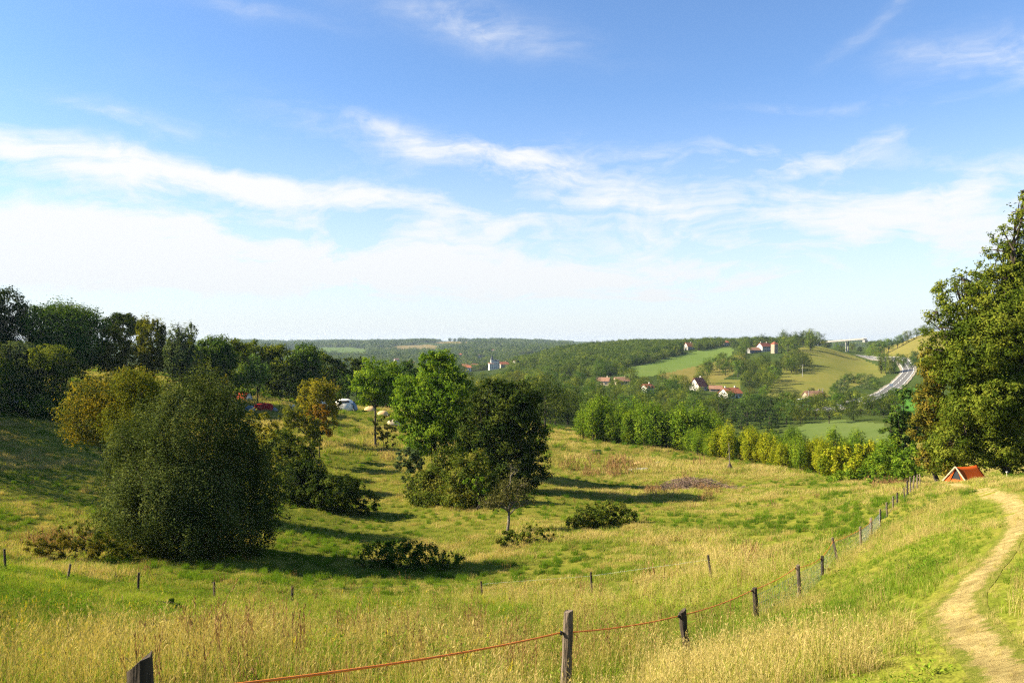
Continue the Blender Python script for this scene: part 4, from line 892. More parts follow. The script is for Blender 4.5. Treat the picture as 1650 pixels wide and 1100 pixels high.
# ================================================================== grass
def blades_np(n, rad, h0, h1, w, lean, rng, seg=3, straight=.4):
    a = rng.uniform(0, 6.283, n); r = rad*np.sqrt(rng.uniform(0, 1, n)); P = np.stack([r*np.cos(a), r*np.sin(a), np.zeros(n)], 1)
    h = rng.uniform(h0, h1, n); az = rng.uniform(0, 6.283, n); ln = lean*np.abs(rng.normal(size=n))*h; D = np.stack([np.cos(az), np.sin(az), np.zeros(n)], 1)
    fa = rng.uniform(0, 6.283, n); S = np.stack([np.cos(fa), np.sin(fa), np.zeros(n)], 1); ww = w*rng.uniform(.6, 1.3, n)
    V = np.empty((n, seg+1, 2, 3))
    for i in range(seg+1):
        t = i/seg; c = P+D*(ln*t**2)[:, None]; c[:, 2] = h*t*(1-.25*lean*t) - .03*(i == 0); k = (1-t**1.6)*.5+.04
        V[:, i, 0] = c-S*(ww*k)[:, None]; V[:, i, 1] = c+S*(ww*k)[:, None]
    idx = np.arange(n*(seg+1)*2).reshape(n, seg+1, 2); Fc = np.stack([idx[:, :-1, 0], idx[:, :-1, 1], idx[:, 1:, 1], idx[:, 1:, 0]], -1).reshape(-1, 4)
    tone = np.repeat(np.clip(rng.normal(.5, .22, n), 0, 1), seg); tips = V[:, -1].mean(1); return V.reshape(-1, 3), Fc, tone, tips, V[:, -2].mean(1)
def merge(parts):
    Vs, Fs, Ts, Ms = [], [], [], []; o = 0
    for V, Fc, t, m in parts: Vs.append(V); Fs.append(Fc+o); Ts.append(t); Ms.append(np.full(len(Fc), m)); o += len(V)
    return np.vstack(Vs), np.vstack(Fs), np.concatenate(Ts).astype(np.float32), np.concatenate(Ms)
GR = leafmat('grass_green_blades', (.07, .15, .012), (.19, .30, .024), (.39, .43, .05), .35, inst=True)
ST = leafmat('grass_straw_blades', (.22, .20, .05), (.42, .33, .10), (.66, .52, .22), .3, inst=True)
BR = leafmat('grass_brown_stems', (.13, .07, .035), (.27, .15, .07), (.42, .26, .12), .2, inst=True)
YF = leafmat('yellow_flower_spikes', (.45, .34, .02), (.60, .48, .03), (.7, .6, .1), .3, inst=True)
grass_col = bpy.data.collections.new('grass_library')
def gmesh(key, parts, mats):
    V, Fc, t, mi = merge(parts); me = mesh_np('tuft', V, Fc, 4, mats, mi=mi, attrs={'tone': ('FACE', 'FLOAT', t)})
    grass_col.objects.link(bpy.data.objects.new(key, me))
def heads(tips, tips2, rng, size, n_each=5, length=.09):
    k = len(tips); ax = tips-tips2; ax /= np.linalg.norm(ax, axis=1, keepdims=True)+1e-9
    n_each = max(2, n_each//2); t = rng.uniform(-1, .1, (k, n_each)); C = tips[:, None]+ax[:, None]*(t*length)[..., None]+rng.normal(size=(k, n_each, 3))*.004
    A = (ax[:, None]+rng.normal(size=(k, n_each, 3))*.22).reshape(-1, 3); A /= np.linalg.norm(A, axis=1, keepdims=True); C = C.reshape(-1, 3)
    B = np.cross(A, rng.normal(size=C.shape)); B /= np.linalg.norm(B, axis=1, keepdims=True)+1e-9; s = size*rng.uniform(.7, 1.3, (len(C), 1))
    V = np.stack([C-A*s*2.6, C+B*s*.42, C+A*s*2.6, C-B*s*.42], 1).reshape(-1, 3); Fc = np.arange(len(C)*4).reshape(-1, 4); return V, Fc, np.clip(rng.normal(.55, .2, len(Fc)), 0, 1)
g = np.random.default_rng(21)
for i in range(4):      # a*: low green turf
    V, Fc, t, a_, b_ = blades_np(70, .22, .07, .24, .008, .55, g); V2, F2, t2, *_ = blades_np(14, .22, .10, .26, .006, .6, g)
    gmesh('a%d' % i, [(V, Fc, t, 0), (V2, F2, t2, 1)], [GR, ST])
for i in range(4):      # b*: tall mixed hay with seed heads
    V, Fc, t, a_, b_ = blades_np(34, .2, .18, .5, .008, .5, g); V2, F2, t2, tp, tq = blades_np(22, .2, .38, .78, .0048, .32, g); H_ = heads(tp, tq, g, .009, 6)
    gmesh('b%d' % i, [(V, Fc, t, 0), (V2, F2, t2, 1), (*H_, 1)], [GR, ST])
for i in range(3):      # c*: straw tuft
    V, Fc, t, a_, b_ = blades_np(10, .16, .12, .3, .007, .5, g); V2, F2, t2, tp, tq = blades_np(44, .2, .22, .58, .005, .55, g); H_ = heads(tp[:20], tq[:20], g, .008, 5)
    gmesh('c%d' % i, [(V, Fc, t, 0), (V2, F2, t2, 1), (*H_, 1)], [GR, ST])
for i in range(2):      # d*: brown stalks
    V, Fc, t, tp, tq = blades_np(6, .16, .5, .95, .007, .12, g); H_ = heads(tp, tq, g, .011, 26, .3); V2, F2, t2, *_ = blades_np(10, .15, .15, .35, .008, .5, g)
    gmesh('d%d' % i, [(V, Fc, t, 0), (*H_, 0), (V2, F2, t2, 1)], [BR, GR])
for i in range(1):      # e*: yellow flower spikes
    V, Fc, t, tp, tq = blades_np(3, .1, .35, .6, .006, .15, g); H_ = heads(tp, tq, g, .012, 16, .12); gmesh('e%d' % i, [(V, Fc, t, 0), (*H_, 1)], [GR, YF])
for i in range(2):      # f*: broad leaved green weeds
    C = g.normal(size=(60, 3))*[.14, .14, .07]+[0, 0, .14]; V, Fc = leaves_np(C, g.normal(size=(60, 3))*.5+[0, 0, 1], np.full(60, .045), g, .45); gmesh('f%d' % i, [(V, Fc, np.clip(g.normal(.35, .2, 60), 0, 1), 0)], [GR])
for i in range(4):      # g*: metre wide rough tufts for the middle distance
    V, Fc, t, a_, b_ = blades_np(110, .55, .10, .34, .022, .6, g, 2); V2, F2, t2, *_ = blades_np(60, .55, .14, .42, .016, .6, g, 2)
    gmesh('g%d' % i, [(V, Fc, t, 0), (V2, F2, t2, 1)], [GR, ST])
for i in range(3):      # j*: wide dry straw tuft
    V, Fc, t, a_, b_ = blades_np(40, .6, .10, .28, .02, .6, g, 2); V2, F2, t2, *_ = blades_np(150, .6, .14, .42, .014, .55, g, 2)
    gmesh('j%d' % i, [(V, Fc, t, 0), (V2, F2, t2, 1)], [GR, ST])
for i in range(2):      # h*: tall dark rushy tuft
    V, Fc, t, a_, b_ = blades_np(150, .5, .35, .9, .022, .35, g, 2); gmesh('h%d' % i, [(V, Fc, t*.55, 0)], [GR])
for i in range(2):      # i*: dock and dead stalks
    V, Fc, t, tp, tq = blades_np(16, .5, .4, .9, .02, .15, g, 2); H_ = heads(tp, tq, g, .035, 10, .4); gmesh('i%d' % i, [(V, Fc, t, 0), (*H_, 0)], [BR])
KEYS = sorted(o.name for o in grass_col.objects); KI = {}
for i, k in enumerate(KEYS): KI.setdefault(k[0], []).append(i)
FX = np.array([(f[0]+f[4], f[2]) for f in FP], float); FXd, FXp = FX[:, 1], FX[:, 0]
def pathdist(x, y):
    out = np.full(len(x), 9.0)
    m = (y < 80) & (x > 0)
    if m.any():
        dx = x[m, None]-PATH_XY[:, 0]; dy = y[m, None]-PATH_XY[:, 1]; r = np.sqrt(dx*dx+dy*dy)-PATH_WD/2; out[m] = r.min(1)
    return out
def scatter():
    rng = np.random.default_rng(31); P, K, S, T = [], [], [], []
    for d0, d1, dens in ((2.2, 8, 32), (8, 15, 26), (15, 26, 15), (26, 42, 8), (42, 70, 2.0), (70, 120, 1.0), (120, 235, .42)):
        area = 1.38*(d1*d1-d0*d0)/2+7*(d1-d0); n = int(area*dens); d = (d0-3)+(d1-d0+3)*np.sqrt(rng.uniform(0, 1, n)) if d0 < 3 else np.sqrt(rng.uniform(d0*d0, d1*d1, n)); x = rng.uniform(-1, 1, n)*(.69*np.maximum(d, 0)+3.5); px = CX+F*x/np.maximum(d, 1.2)
        kk_ = (x*x+d*d) > 4.0; x, d, px = x[kk_], d[kk_], px[kk_]; n = len(x); z = gz(x, d); pd = pathdist(x, d); pdn = pd+fbm(x, d, .6, 2)*.18
        left = px < np.interp(d, FXd, FXp); patch = fbm(x, d, 2.6, 3); patch2 = fbm(x+50, d, 9, 3); r = rng.uniform(0, 1, n)
        k = np.empty(n, object); sc_ = rng.uniform(.75, 1.25, n); tone = .5+.85*patch2+.6*patch+rng.normal(size=n)*.16
        if d0 < 42:
            lush = np.clip((420-px)/300, 0, 1)
            tall = np.where(left, np.clip(1.35-d/24, .05, .95)-.45*lush, .10+.25*(patch > .12)+.65*((d < 9) & (px > 1030) & (px < 1420)))+patch*.5
            tall = tall+patch2*.6-.8*(pd < 1.0)
            k[:] = 'a'; k[r < tall*.62] = 'b'; k[(r < tall*.16)] = 'c'; k[(~left) & (patch+patch2*.8 > .12) & (r > .4) & (k == 'a')] = 'c'
            r2 = rng.uniform(0, 1, n); k[(k != 'a') & (r2 < .15) & left & (px > 230)] = 'd'; k[(r2 > .972) & left & (px < 950)] = 'e'; k[(r2 > .90) & (r2 < .965) & (patch < .05)] = 'f'; sc_ *= 1+.4*np.clip(patch, -.6, .8)
            sc_ *= np.where(left, .86, .58); tone += np.where(left, 0, .08)-.25*lush
            if d0 >= 26: sc_ *= 1.25
            keep = pdn > .02; near = (pdn < .28) & keep; k[near] = 'c'; sc_[near] *= .38; tone[near] += .35; sc_[(pd < .8)] *= .75
            inpath = (pdn <= .02) & (rng.uniform(0, 1, n) < .8); keep |= inpath; k[inpath] = 'c'; sc_[inpath] *= .28; tone[inpath] += .5
        else:
            k[:] = 'g'; dark = (patch2 < -.12) & (r < .42); k[dark] = 'h'; sc_[dark] *= .8; zone = (d > 85) & (px > 860) & (px < 1300); k[((patch+patch2 > .1) & (r > .35)) | (zone & (r > .4))] = 'j'
            py = CY-F*z/d; dock = (((px-960)/75)**2+((py-755)/14)**2 < 1) | (((px-1110)/75)**2+((py-790)/18)**2 < 1) | (((px-1430)/35)**2+((py-778)/10)**2 < 1) | (((px-150)/110)**2+((py-880)/18)**2 < 1)
            k[dock & (r < .8)] = 'g'; k[dock & (r < .28)] = 'i'; k[(r > .985) & (patch > 0)] = 'i'; keep = pd > .1; tone += .05
            sc_ *= (.85+.35*(d0 > 70)+.35*(d0 > 110))*(1+.5*np.clip(patch2*2, -.6, 1))
            sc_[~left] *= .7
        P.append(np.stack([x, d, z], 1)[keep]); T.append(np.clip(tone, 0, 1)[keep]); S.append(sc_[keep]); kk = k[keep]
        K.append(np.array([KI[a][rng.integers(len(KI[a]))] for a in kk]))
    P, K, S, T = map(np.concatenate, (P, K, S, T)); m = len(P); print('tufts', m)
    instancer('grass', P, np.stack([rng.normal(size=m)*.08, rng.normal(size=m)*.08, rng.uniform(0, 6.28, m)], 1), np.stack([S, S, S*rng.uniform(.8, 1.2, m)], 1), K, T, grass_col, 'tall hay and rough meadow grass', 'grass')
scatter()

# ================================================================== tents and camping things
def flatmat(name, c, rough=.7, tr=0.0):
    m, nt, L = nodes(name); d = new(nt, 'ShaderNodeBsdfDiffuse'); col = ramp(nt, [(.3, tuple(v*.86 for v in c)), (.7, c)], noise(nt, 2.5, 3, objvec(nt))); L.new(col, d.inputs[0]); s = d.outputs[0]
    if tr:
        t = new(nt, 'ShaderNodeBsdfTranslucent'); L.new(col, t.inputs[0]); mx = new(nt, 'ShaderNodeMixShader'); mx.inputs[0].default_value = tr; L.new(s, mx.inputs[1]); L.new(t.outputs[0], mx.inputs[2]); s = mx.outputs[0]
    finish(nt, s); return m
ORG = flatmat('orange_canvas', (.55, .10, .018), tr=.2); CREAM = flatmat('cream_canvas', (.5, .42, .28), tr=.1); REDC = flatmat('dark_red_canvas', (.24, .022, .02)); WHC = flatmat('white_canvas', (.76, .73, .64), tr=.1)
DKC = flatmat('dark_window_and_doorway_shade', (.03, .035, .04)); BLC = flatmat('blue_grey_canvas', (.16, .22, .28)); TANC = flatmat('tan_canvas', (.62, .42, .2), tr=.1); REDL = flatmat('red_canvas', (.34, .06, .03), tr=.1)
def shell(fn, nu, nv, mat, name, root, thick=.03):
    V = [fn(i/nu, j/nv) for i in range(nu+1) for j in range(nv+1)]; Fc = [(i*(nv+1)+j, (i+1)*(nv+1)+j, (i+1)*(nv+1)+j+1, i*(nv+1)+j+1) for i in range(nu) for j in range(nv)]
    o = link(name, mesh_np(name, V, Fc, 4, [mat], True), root); s = o.modifiers.new('thick', 'SOLIDIFY'); s.thickness = thick; return o
def ridge_tent():
    p = at(1545, 66); root = empty('ridge_tent', p, 'orange ridge tent pitched under the great oak', 'tent', None, math.radians(24))
    W, H, Ln = 1.15, 1.3, 2.6
    def side(s):
        return lambda u, v: (u*Ln-.4, s*W*v*(1+.06*math.sin(math.pi*u)), H*(1-v)*(1-.05*math.sin(math.pi*u))-.02*0+.10*math.sin(math.pi*v)*-1*.5)
    shell(side(-1), 12, 6, ORG, 'flysheet', root); shell(side(1), 12, 6, ORG, 'flysheet', root)
    mb = MB(); mb.add([(-.38, -W, 0), (-.30, -.62, 0), (-.30, 0, H*.98), (-.38, 0, H)], [(0, 1, 2, 3)]); mb.add([(-.38, W, 0), (-.30, .62, 0), (-.30, 0, H*.98)], [(0, 2, 1)])
    o = mb.build('front_panel', ORG, root); o.modifiers.new('t', 'SOLIDIFY').thickness = .02
    mb = MB(); mb.add([(-.22, -.62, .25), (-.22, .62, .25), (-.22, 0, H*.86)], [(0, 1, 2)]); o = mb.build('doorway_shade', DKC, root); o.modifiers.new('t', 'SOLIDIFY').thickness = .02  # dark sheet painted as the shade inside the open tent, no mesh here
    mb = MB(); mb.add([(-.24, -1.1, 0), (-.24, 1.1, 0), (-.22, .62, .27), (-.22, -.62, .27)], [(0, 1, 2, 3)]); o = mb.build('lower_panel', ORG, root); o.modifiers.new('t', 'SOLIDIFY').thickness = .02
    mb = MB(); mb.add([(Ln-.42, -W, 0), (Ln-.42, W, 0), (Ln-.42, 0, H)], [(0, 1, 2)]); o = mb.build('back_panel', ORG, root); o.modifiers.new('t', 'SOLIDIFY').thickness = .02
    mb = MB(); mb.tube([(-.42, -W, 0), (-.42, 0, H+.03)], .06, 6); mb.tube([(-.42, W, 0), (-.42, 0, H+.03)], .06, 6); mb.build('frame', CREAM, root)
    for a, b in (((-.42, 0, H), (-1.7, .0, 0)), ((Ln-.4, 0, H), (Ln+.9, 0, 0)), ((.5, -W, .1), (.5, -W-.5, 0)), ((1.6, -W, .1), (1.6, -W-.5, 0))):
        MB().tube([a, b], .008, 4).build('guy_rope', CREAM, root)
ridge_tent()
def dome(name, label, px, d, w, dep, h, mat, band=None, rz=0.0, porch=True, group=None):
    p = at(px, d, -.02); root = empty(name, p, label, 'tent', group, rz)
    def fn(u, v):
        a = u*math.pi*2; b = v*math.pi/2; s = math.cos(b)**.75*(1+.03*math.cos(6*a)); return (w/2*math.cos(a)*s, dep/2*math.sin(a)*s, h*math.sin(b)**.9)
    shell(fn, 30, 8, mat, 'flysheet', root)
    if band:
        def fb(u, v):
            a = -math.pi*.5+(u-.5)*1.5; b = .72+v*.28; s = math.cos(b)**.75; return (w/2*1.03*math.cos(a)*s, dep/2*1.03*math.sin(a)*s, h*1.015*math.sin(b)**.9)
        shell(fb, 10, 3, band, 'window', root, .02)
        def fc(u, v):
            a = .35+(u-.5)*.9-.5; b = .02+v*.75; s = math.cos(b)**.75; return (w/2*1.06*math.cos(a)*s+.35*(1-v), dep/2*1.06*math.sin(a)*s, h*.98*math.sin(b)**.9)
        shell(fc, 8, 5, BLC, 'porch', root, .02)
    for k in range(4 if porch else 0):
        a = k*math.pi/2+.8; MB().tube([(w/2*.75*math.cos(a), dep/2*.75*math.sin(a), h*.5), (w/2*1.45*math.cos(a), dep/2*1.45*math.sin(a), .02)], .015, 4).build('guy_rope', WHC, root)
dome('dome_tent', 'large white dome tent with dark window band at the edge of the campsite', 555, 170, 4.8, 3.8, 2.5, WHC, DKC)
dome('dome_tent', 'white dome tent half hidden behind the yellow green tree', 512, 166, 4.2, 3.4, 2.2, WHC, None)
dome('dome_tent', 'orange tan tent seen between the white dome tent and the maple trunk', 597, 172, 2.8, 2.4, 1.15, TANC, None)
dome('dome_tent', 'tan tent seen just right of the maple trunk', 617, 168, 2.4, 2.2, 1.0, TANC, None)
dome('dome_tent', 'low reddish tan tent right of the maple foot', 634, 156, 2.6, 2.2, 1.1, CREAM, None)
def tunnel(name, label, px, d, w, ln, h, mat, endmat, rz=0.0):
    p = at(px, d, -.02); root = empty(name, p, label, 'tent', None, rz)
    def fn(u, v):
        a = math.pi*v; hh = h*(1-.25*(2*u-1)**2*.6); return ((u-.5)*ln, -w/2*math.cos(a), hh*math.sin(a)**.8)
    shell(fn, 8, 10, mat, 'flysheet', root)
    for s in (-.5, .5):
        mb = MB(); mb.v = [(s*ln*.98, -w/2*math.cos(math.pi*v/10), h*.85*math.sin(math.pi*v/10)**.8*.99) for v in range(11)]; mb.f = [tuple(range(11))]; o = mb.build('end_panel', endmat, root); o.modifiers.new('t', 'SOLIDIFY').thickness = .02
    for s in (-1, 1): MB().tube([(s*ln*.5, 0, h*.8), (s*ln*.8, 0, .02)], .015, 4).build('guy_rope', WHC, root)
tunnel('tunnel_tent', 'dark red tunnel tent beside the pale young tree', 425, 152, 2.4, 3.2, 1.6, REDC, REDC, .1)
tunnel('tunnel_tent', 'orange and white tent behind the dark red tent', 393, 160, 2.2, 2.6, 1.7, REDL, WHC, -.3)
dome('dome_tent', 'small blue grey tent right of the dark red tent', 441, 153, 1.5, 1.2, .7, BLC, None, 0, False)
dome('dome_tent', 'small blue grey tent under the orange and white tent', 403, 150, 2.0, 1.5, 1.2, BLC, None, 0, False)
def small_box(name, label, cat, px, d, dims, mat, lidmat, dz=0):
    p = at(px, d, dz-.02); root = empty(name, p, label, cat)
    MB().box((0, 0, dims[2]*.44), (dims[0], dims[1], dims[2]*.88)).build('body', mat, root); MB().box((0, 0, dims[2]*.95), (dims[0]*1.08, dims[1]*1.08, dims[2]*.14)).build('lid', lidmat, root)
small_box('cool_box', 'small white cool box on the grass by the campsite', 'box', 470, 158, (.9, .6, 1.1), WHC, WHC)

# ================================================================== things lying in the meadow
def pole_thing():
    p = at(1176, 126); root = empty('bare_pole', p, 'tall bare pale pole standing in the meadow with logs at its foot', 'pole'); rng = np.random.default_rng(2)
    mb = MB(); mb.tube([(0, 0, -.3), (-.05, 0, 1.5), (-.1, 0, 3.0), (-.16, 0, 4.2)], [.09, .08, .07, .05], 7); mb.build('pole', PALEBARK, root)
    for i in range(7):
        a = i*.9; MB().tube([(.5*math.cos(a), .5*math.sin(a), -.05), (.1*math.cos(a+.3), .1*math.sin(a+.3), .9+.1*(i % 3))], [.09, .06], 6).build('prop_log', DARKW if i % 2 else WOODM, root)
pole_thing()
TWIG = pbr('dead_twigs', (.16, .10, .075), (.34, .24, .18), 8, .95)
def brush(name, label, px, d, w, dep, h, n, mat, th=.02, pale=0):
    p = at(px, d); root = empty(name, p, label, 'pile'); rng = np.random.default_rng(int(px)); mb = MB()
    for i in range(n):
        x, y = rng.normal(0, w*.23), rng.normal(0, dep*.25); zz = h*max(0.05, 1-(x/w*2)**2-(y/dep*2)**2)*rng.uniform(0, 1); a = rng.uniform(0, 6.28); l = rng.uniform(.4, 1.3); g = gz1(p.x+x, p.y+y)-p.z
        e = Vector((math.cos(a)*l, math.sin(a)*l*.7, rng.normal()*.22)); c = Vector((x, y, g+zz+.1)); mb.tube([c-e/2, c+Vector((0, 0, rng.normal()*.06)), c+e/2], [th, th*.8, th*.3], 4)
    mb.build('twigs', mat, root)
    for i in range(pale):
        x = rng.uniform(-.4, .45)*w; c = Vector((x, -.3*dep, gz1(p.x+x, p.y-.3*dep)-p.z+.35)); e = Vector((rng.uniform(.8, 1.6), rng.uniform(-.3, .3), rng.uniform(-.4, .4))); MB().tube([c-e/2, c+e/2], [.05, .03], 5).build('branch', PALEBARK, root)
brush('brush_pile', 'long heap of brown cut branches in the meadow', 1115, 106, 11, 4, 1.4, 1100, TWIG, .028, 4)
def log_thing(label, px, d, ln, r, a, mat):
    p = at(px, d); root = empty('fallen_log', p, label, 'log', None, a)
    MB().tube([(-ln/2, 0, r*.7), (0, .05, r*.9), (ln/2, 0, r*.7)], [r, r*.92, r*.8], 9).build('trunk', mat, root, True)
    for x, s in ((-.2, 1), (.25, -1)): MB().tube([(x*ln, 0, r), (x*ln+.2, s*.2, r*2.2)], [r*.3, r*.15], 5).build('branch', mat, root)
log_thing('short dark log lying on the upper meadow', 961, 146, 1.7, .3, .2, DARKW)
log_thing('short orange brown log behind the pale slab', 1032, 131, 2.0, .25, .1, TANC)
log_thing('thin dark log lying right of the pale slab', 1060, 123, 3.0, .14, .1, DARKW)
def slab():
    p = at(1030, 125.5, .02); root = empty('stone_slab', p, 'flat pale slab lying on the meadow', 'slab', None, .1)
    MB().prism([(-1.6, 0), (1.5, 0), (1.7, .12), (1.0, .22), (-1.2, .2), (-1.7, .1)], -.6, .7).build('slab', pbr('pale_slab', (.5, .48, .42), (.62, .6, .52), 3), root)
    MB().box((.9, 0, .27), (.9, .5, .1), .2).build('loose_piece', pbr('pale_slab_piece', (.4, .36, .3), (.55, .5, .42), 3), root)
slab()
def stone(name, label, px, d, r, mat):
    import bmesh
    bm = bmesh.new(); bmesh.ops.create_icosphere(bm, subdivisions=2, radius=r)
    for v in bm.verts: v.co *= 1+.18*math.sin(v.co.x*9/r+v.co.y*5/r); v.co.z *= .7
    me = bpy.data.meshes.new(name); bm.to_mesh(me); bm.free(); me.materials.append(mat); tag(link(name, me, None, at(px, d, r*.3)), label, 'stone')
stone('stone', 'round white stone lying in the meadow right of the pale slab', 1060, 134, .35, WHC)
stone('stone', 'small white stone beside the front of the orange tent', 1504, 62, .13, WHC)
def stake():
    p = at(1622, 62); root = empty('white_stake', p, 'short whitish stake beside the path near the orange tent', 'stake'); MB().tube([(0, 0, -.1), (.02, 0, .42)], [.035, .03], 6).build('post', CREAM, root)
    MB().box((.02, 0, .44), (.12, .12, .05)).build('cap', WHC, root)
stake()

# ================================================================== houses
WW_ = pbr('white_render', (.62, .60, .55), (.74, .72, .66), .6, .9); CW_ = pbr('cream_render', (.55, .46, .34), (.66, .57, .44), .6, .9); SW_ = pbr('stone_wall', (.30, .24, .17), (.44, .36, .27), 1.5, .95)
GW_ = pbr('grey_wall', (.22, .22, .22), (.3, .3, .29), 1.0, .95)
RO_ = pbr('orange_roof_tiles', (.38, .11, .045), (.52, .18, .075), 1.2, .9, .4); RR_ = pbr('red_roof_tiles', (.26, .07, .04), (.38, .12, .07), 1.2, .9, .4); RB_ = pbr('brown_roof_tiles', (.22, .11, .07), (.34, .19, .12), 1.2, .9, .4)
RS_ = pbr('slate_roof', (.09, .09, .10), (.15, .15, .17), 1.2, .8); GLS = pbr('window_glass', (.02, .03, .04), (.04, .05, .07), 1, .15, spec=.6); SHT = pbr('shutters', (.16, .10, .06), (.22, .15, .1), 2, .8); FRM = pbr('window_frame_paint', (.6, .6, .58), (.7, .7, .68), 2, .7)
def house(name, label, px, py, d0, d1, w, dep, h, rh, rz, wm, rm, nwin=3, rows=1, group=None, chim=1, cat='house', sub=True, door=True, root=None, off=(0, 0, 0)):
    p = seen(px, py, d0, d1); root = root or empty(name, p-Vector((0, 0, .4)), label, cat, group, math.radians(rz)); ox, oy, oz = off
    T = lambda o: (setattr(o, 'location', off), o)[1]
    T(MB().prismx([(-dep/2, -1.5), (dep/2, -1.5), (dep/2, h), (0, h+rh), (-dep/2, h)], -w/2, w/2).build('wall', wm, root))
    e = .55; s = rh/(dep/2); q = .25
    rf = T(MB().prismx([(-dep/2-e, h-s*e+.03), (0, h+rh+.03), (dep/2+e, h-s*e+.03), (dep/2+e, h-s*e+q), (0, h+rh+q+.08), (-dep/2-e, h-s*e+q)], -w/2-.5, w/2+.5).build('roof', rm, root))
    for i in range(chim):
        x = w*(.32 if i == 0 else -.34); MB().box((x, .3, h+rh+.35), (.8, .6, 1.9)).build('chimney', wm, rf)
    def win(x, z, ww=1.0, hh=1.3, front=True, yy=None):
        if front: a = MB().box((x, -dep/2-.02, z), (ww+.24, .10, hh+.24)); b = MB().box((x, -dep/2-.06, z), (ww, .08, hh))
        else: a = MB().box((w/2+.02, x, z), (.10, ww+.24, hh+.24)); b = MB().box((w/2+.06, x, z), (.08, ww, hh))
        f = T(a.build('window', FRM if sub else SHT, root)); b.build('pane', GLS, f)
        if sub and front:
            for sgn in (-1, 1): MB().box((x+sgn*(ww*.5+.42), -dep/2-.05, z), (.5, .08, hh+.1)).build('shutter', SHT, f)
    dk = nwin//2
    for r in range(rows):
        for i in range(nwin):
            x = (-.5+(i+.5)/nwin)*w*.92; z = 1.7+r*2.8
            if door and r == 0 and i == dk: dr = T(MB().box((x, -dep/2-.02, 1.1), (1.3, .12, 2.4)).build('door', SHT, root)); continue
            win(x, z)
    win(0, 1.7, front=False)
    return root
house('farmhouse', 'white house with a bright orange roof on the valley floor', 1177, 640, 380, 600, 12.0, 8.5, 3.2, 3.0, 28, WW_, RO_, 4, chim=2)
house('farmhouse', 'house with a steep dark red roof behind trees left of the orange roofed house', 1125, 628, 420, 640, 9, 8, 3.5, 5.0, 40, WW_, RR_, 3)
house('cottage', 'small white cottage in a garden clearing below the green crop field', 1043, 633, 380, 620, 6.5, 5.5, 4.2, 1.9, 35, WW_, RO_, 2, 2)
house('cottage', 'cottage with pale orange roof left of the garden clearing', 1001, 619, 500, 720, 10, 7, 3, 2.4, 12, CW_, RB_, 3)
house('cottage', 'pale cottage under trees at the foot of the wooded ridge', 972, 620, 500, 720, 9, 7, 3.4, 2.2, -20, CW_, RB_, 3)
house('villa', 'white gabled villa with an orange roof at the top of the green crop field', 1110, 563, 750, 1100, 11, 9, 4.2, 4.5, 30, WW_, RO_, 3, 1)
house('villa', 'pale orange house among trees on the ridge crest', 1168, 555, 850, 1150, 8, 7, 5, 2.2, 20, CW_, RO_, 2, 2)
house('villa', 'long pale house with brown roof on the ridge crest', 1184, 552, 880, 1180, 13, 8, 3.6, 2.4, 5, CW_, RB_, 4)
house('manor_farm', 'hilltop farmhouse with a red tiled roof beside the stone tower', 1231, 566, 760, 1050, 13, 8, 6.0, 3.4, 28, WW_, RR_, 4, 2, chim=2)
house('barn', 'low grey barn joined to the hilltop farmhouse', 1214, 568, 760, 1050, 12, 8, 3.2, 2.6, 12, GW_, RB_, 3)
def tower():
    p = seen(1248, 569, 760, 1050); root = empty('stone_tower', p-Vector((0, 0, .5)), 'square stone tower with a small red roof right of the hilltop farmhouse', 'tower', None, math.radians(25))
    MB().box((0, 0, 4.5), (5.2, 5.2, 11)).build('wall', SW_, root); MB().add([(-3, -3, 10.02), (3, -3, 10.02), (3, 3, 10.02), (-3, 3, 10.02), (0, 0, 12.8)], [(0, 1, 4), (1, 2, 4), (2, 3, 4), (3, 0, 4), (3, 2, 1, 0)]).build('roof', RR_, root)
    for z in (3.2, 7.0): w = MB().box((0, -2.62, z), (1.0, .1, 1.5)).build('window', FRM, root); MB().box((0, -2.68, z), (.7, .08, 1.2)).build('pane', GLS, w)
tower()
house('farmhouse', 'low brown roofed farmhouse right of the garden lawn', 1311, 643, 380, 620, 11, 7, 2.6, 2.6, 8, SW_, RB_, 4)
house('outbuilding', 'small brick outbuilding left of the orange roofed house', 1153, 630, 420, 640, 8, 5, 2.2, 1.8, -15, SW_, RB_, 2, chim=0)
house('cottage', 'pale cottage half hidden by trees at the left foot of the ridge', 868, 588, 700, 1300, 12, 8, 3.5, 2.6, 15, CW_, RB_, 3)
house('cottage', 'lone pale cottage just right of the church on the valley side', 834, 588, 900, 1500, 11, 8, 4.5, 2.8, 25, WW_, RB_, 3)
GT = 'houses of the distant town'
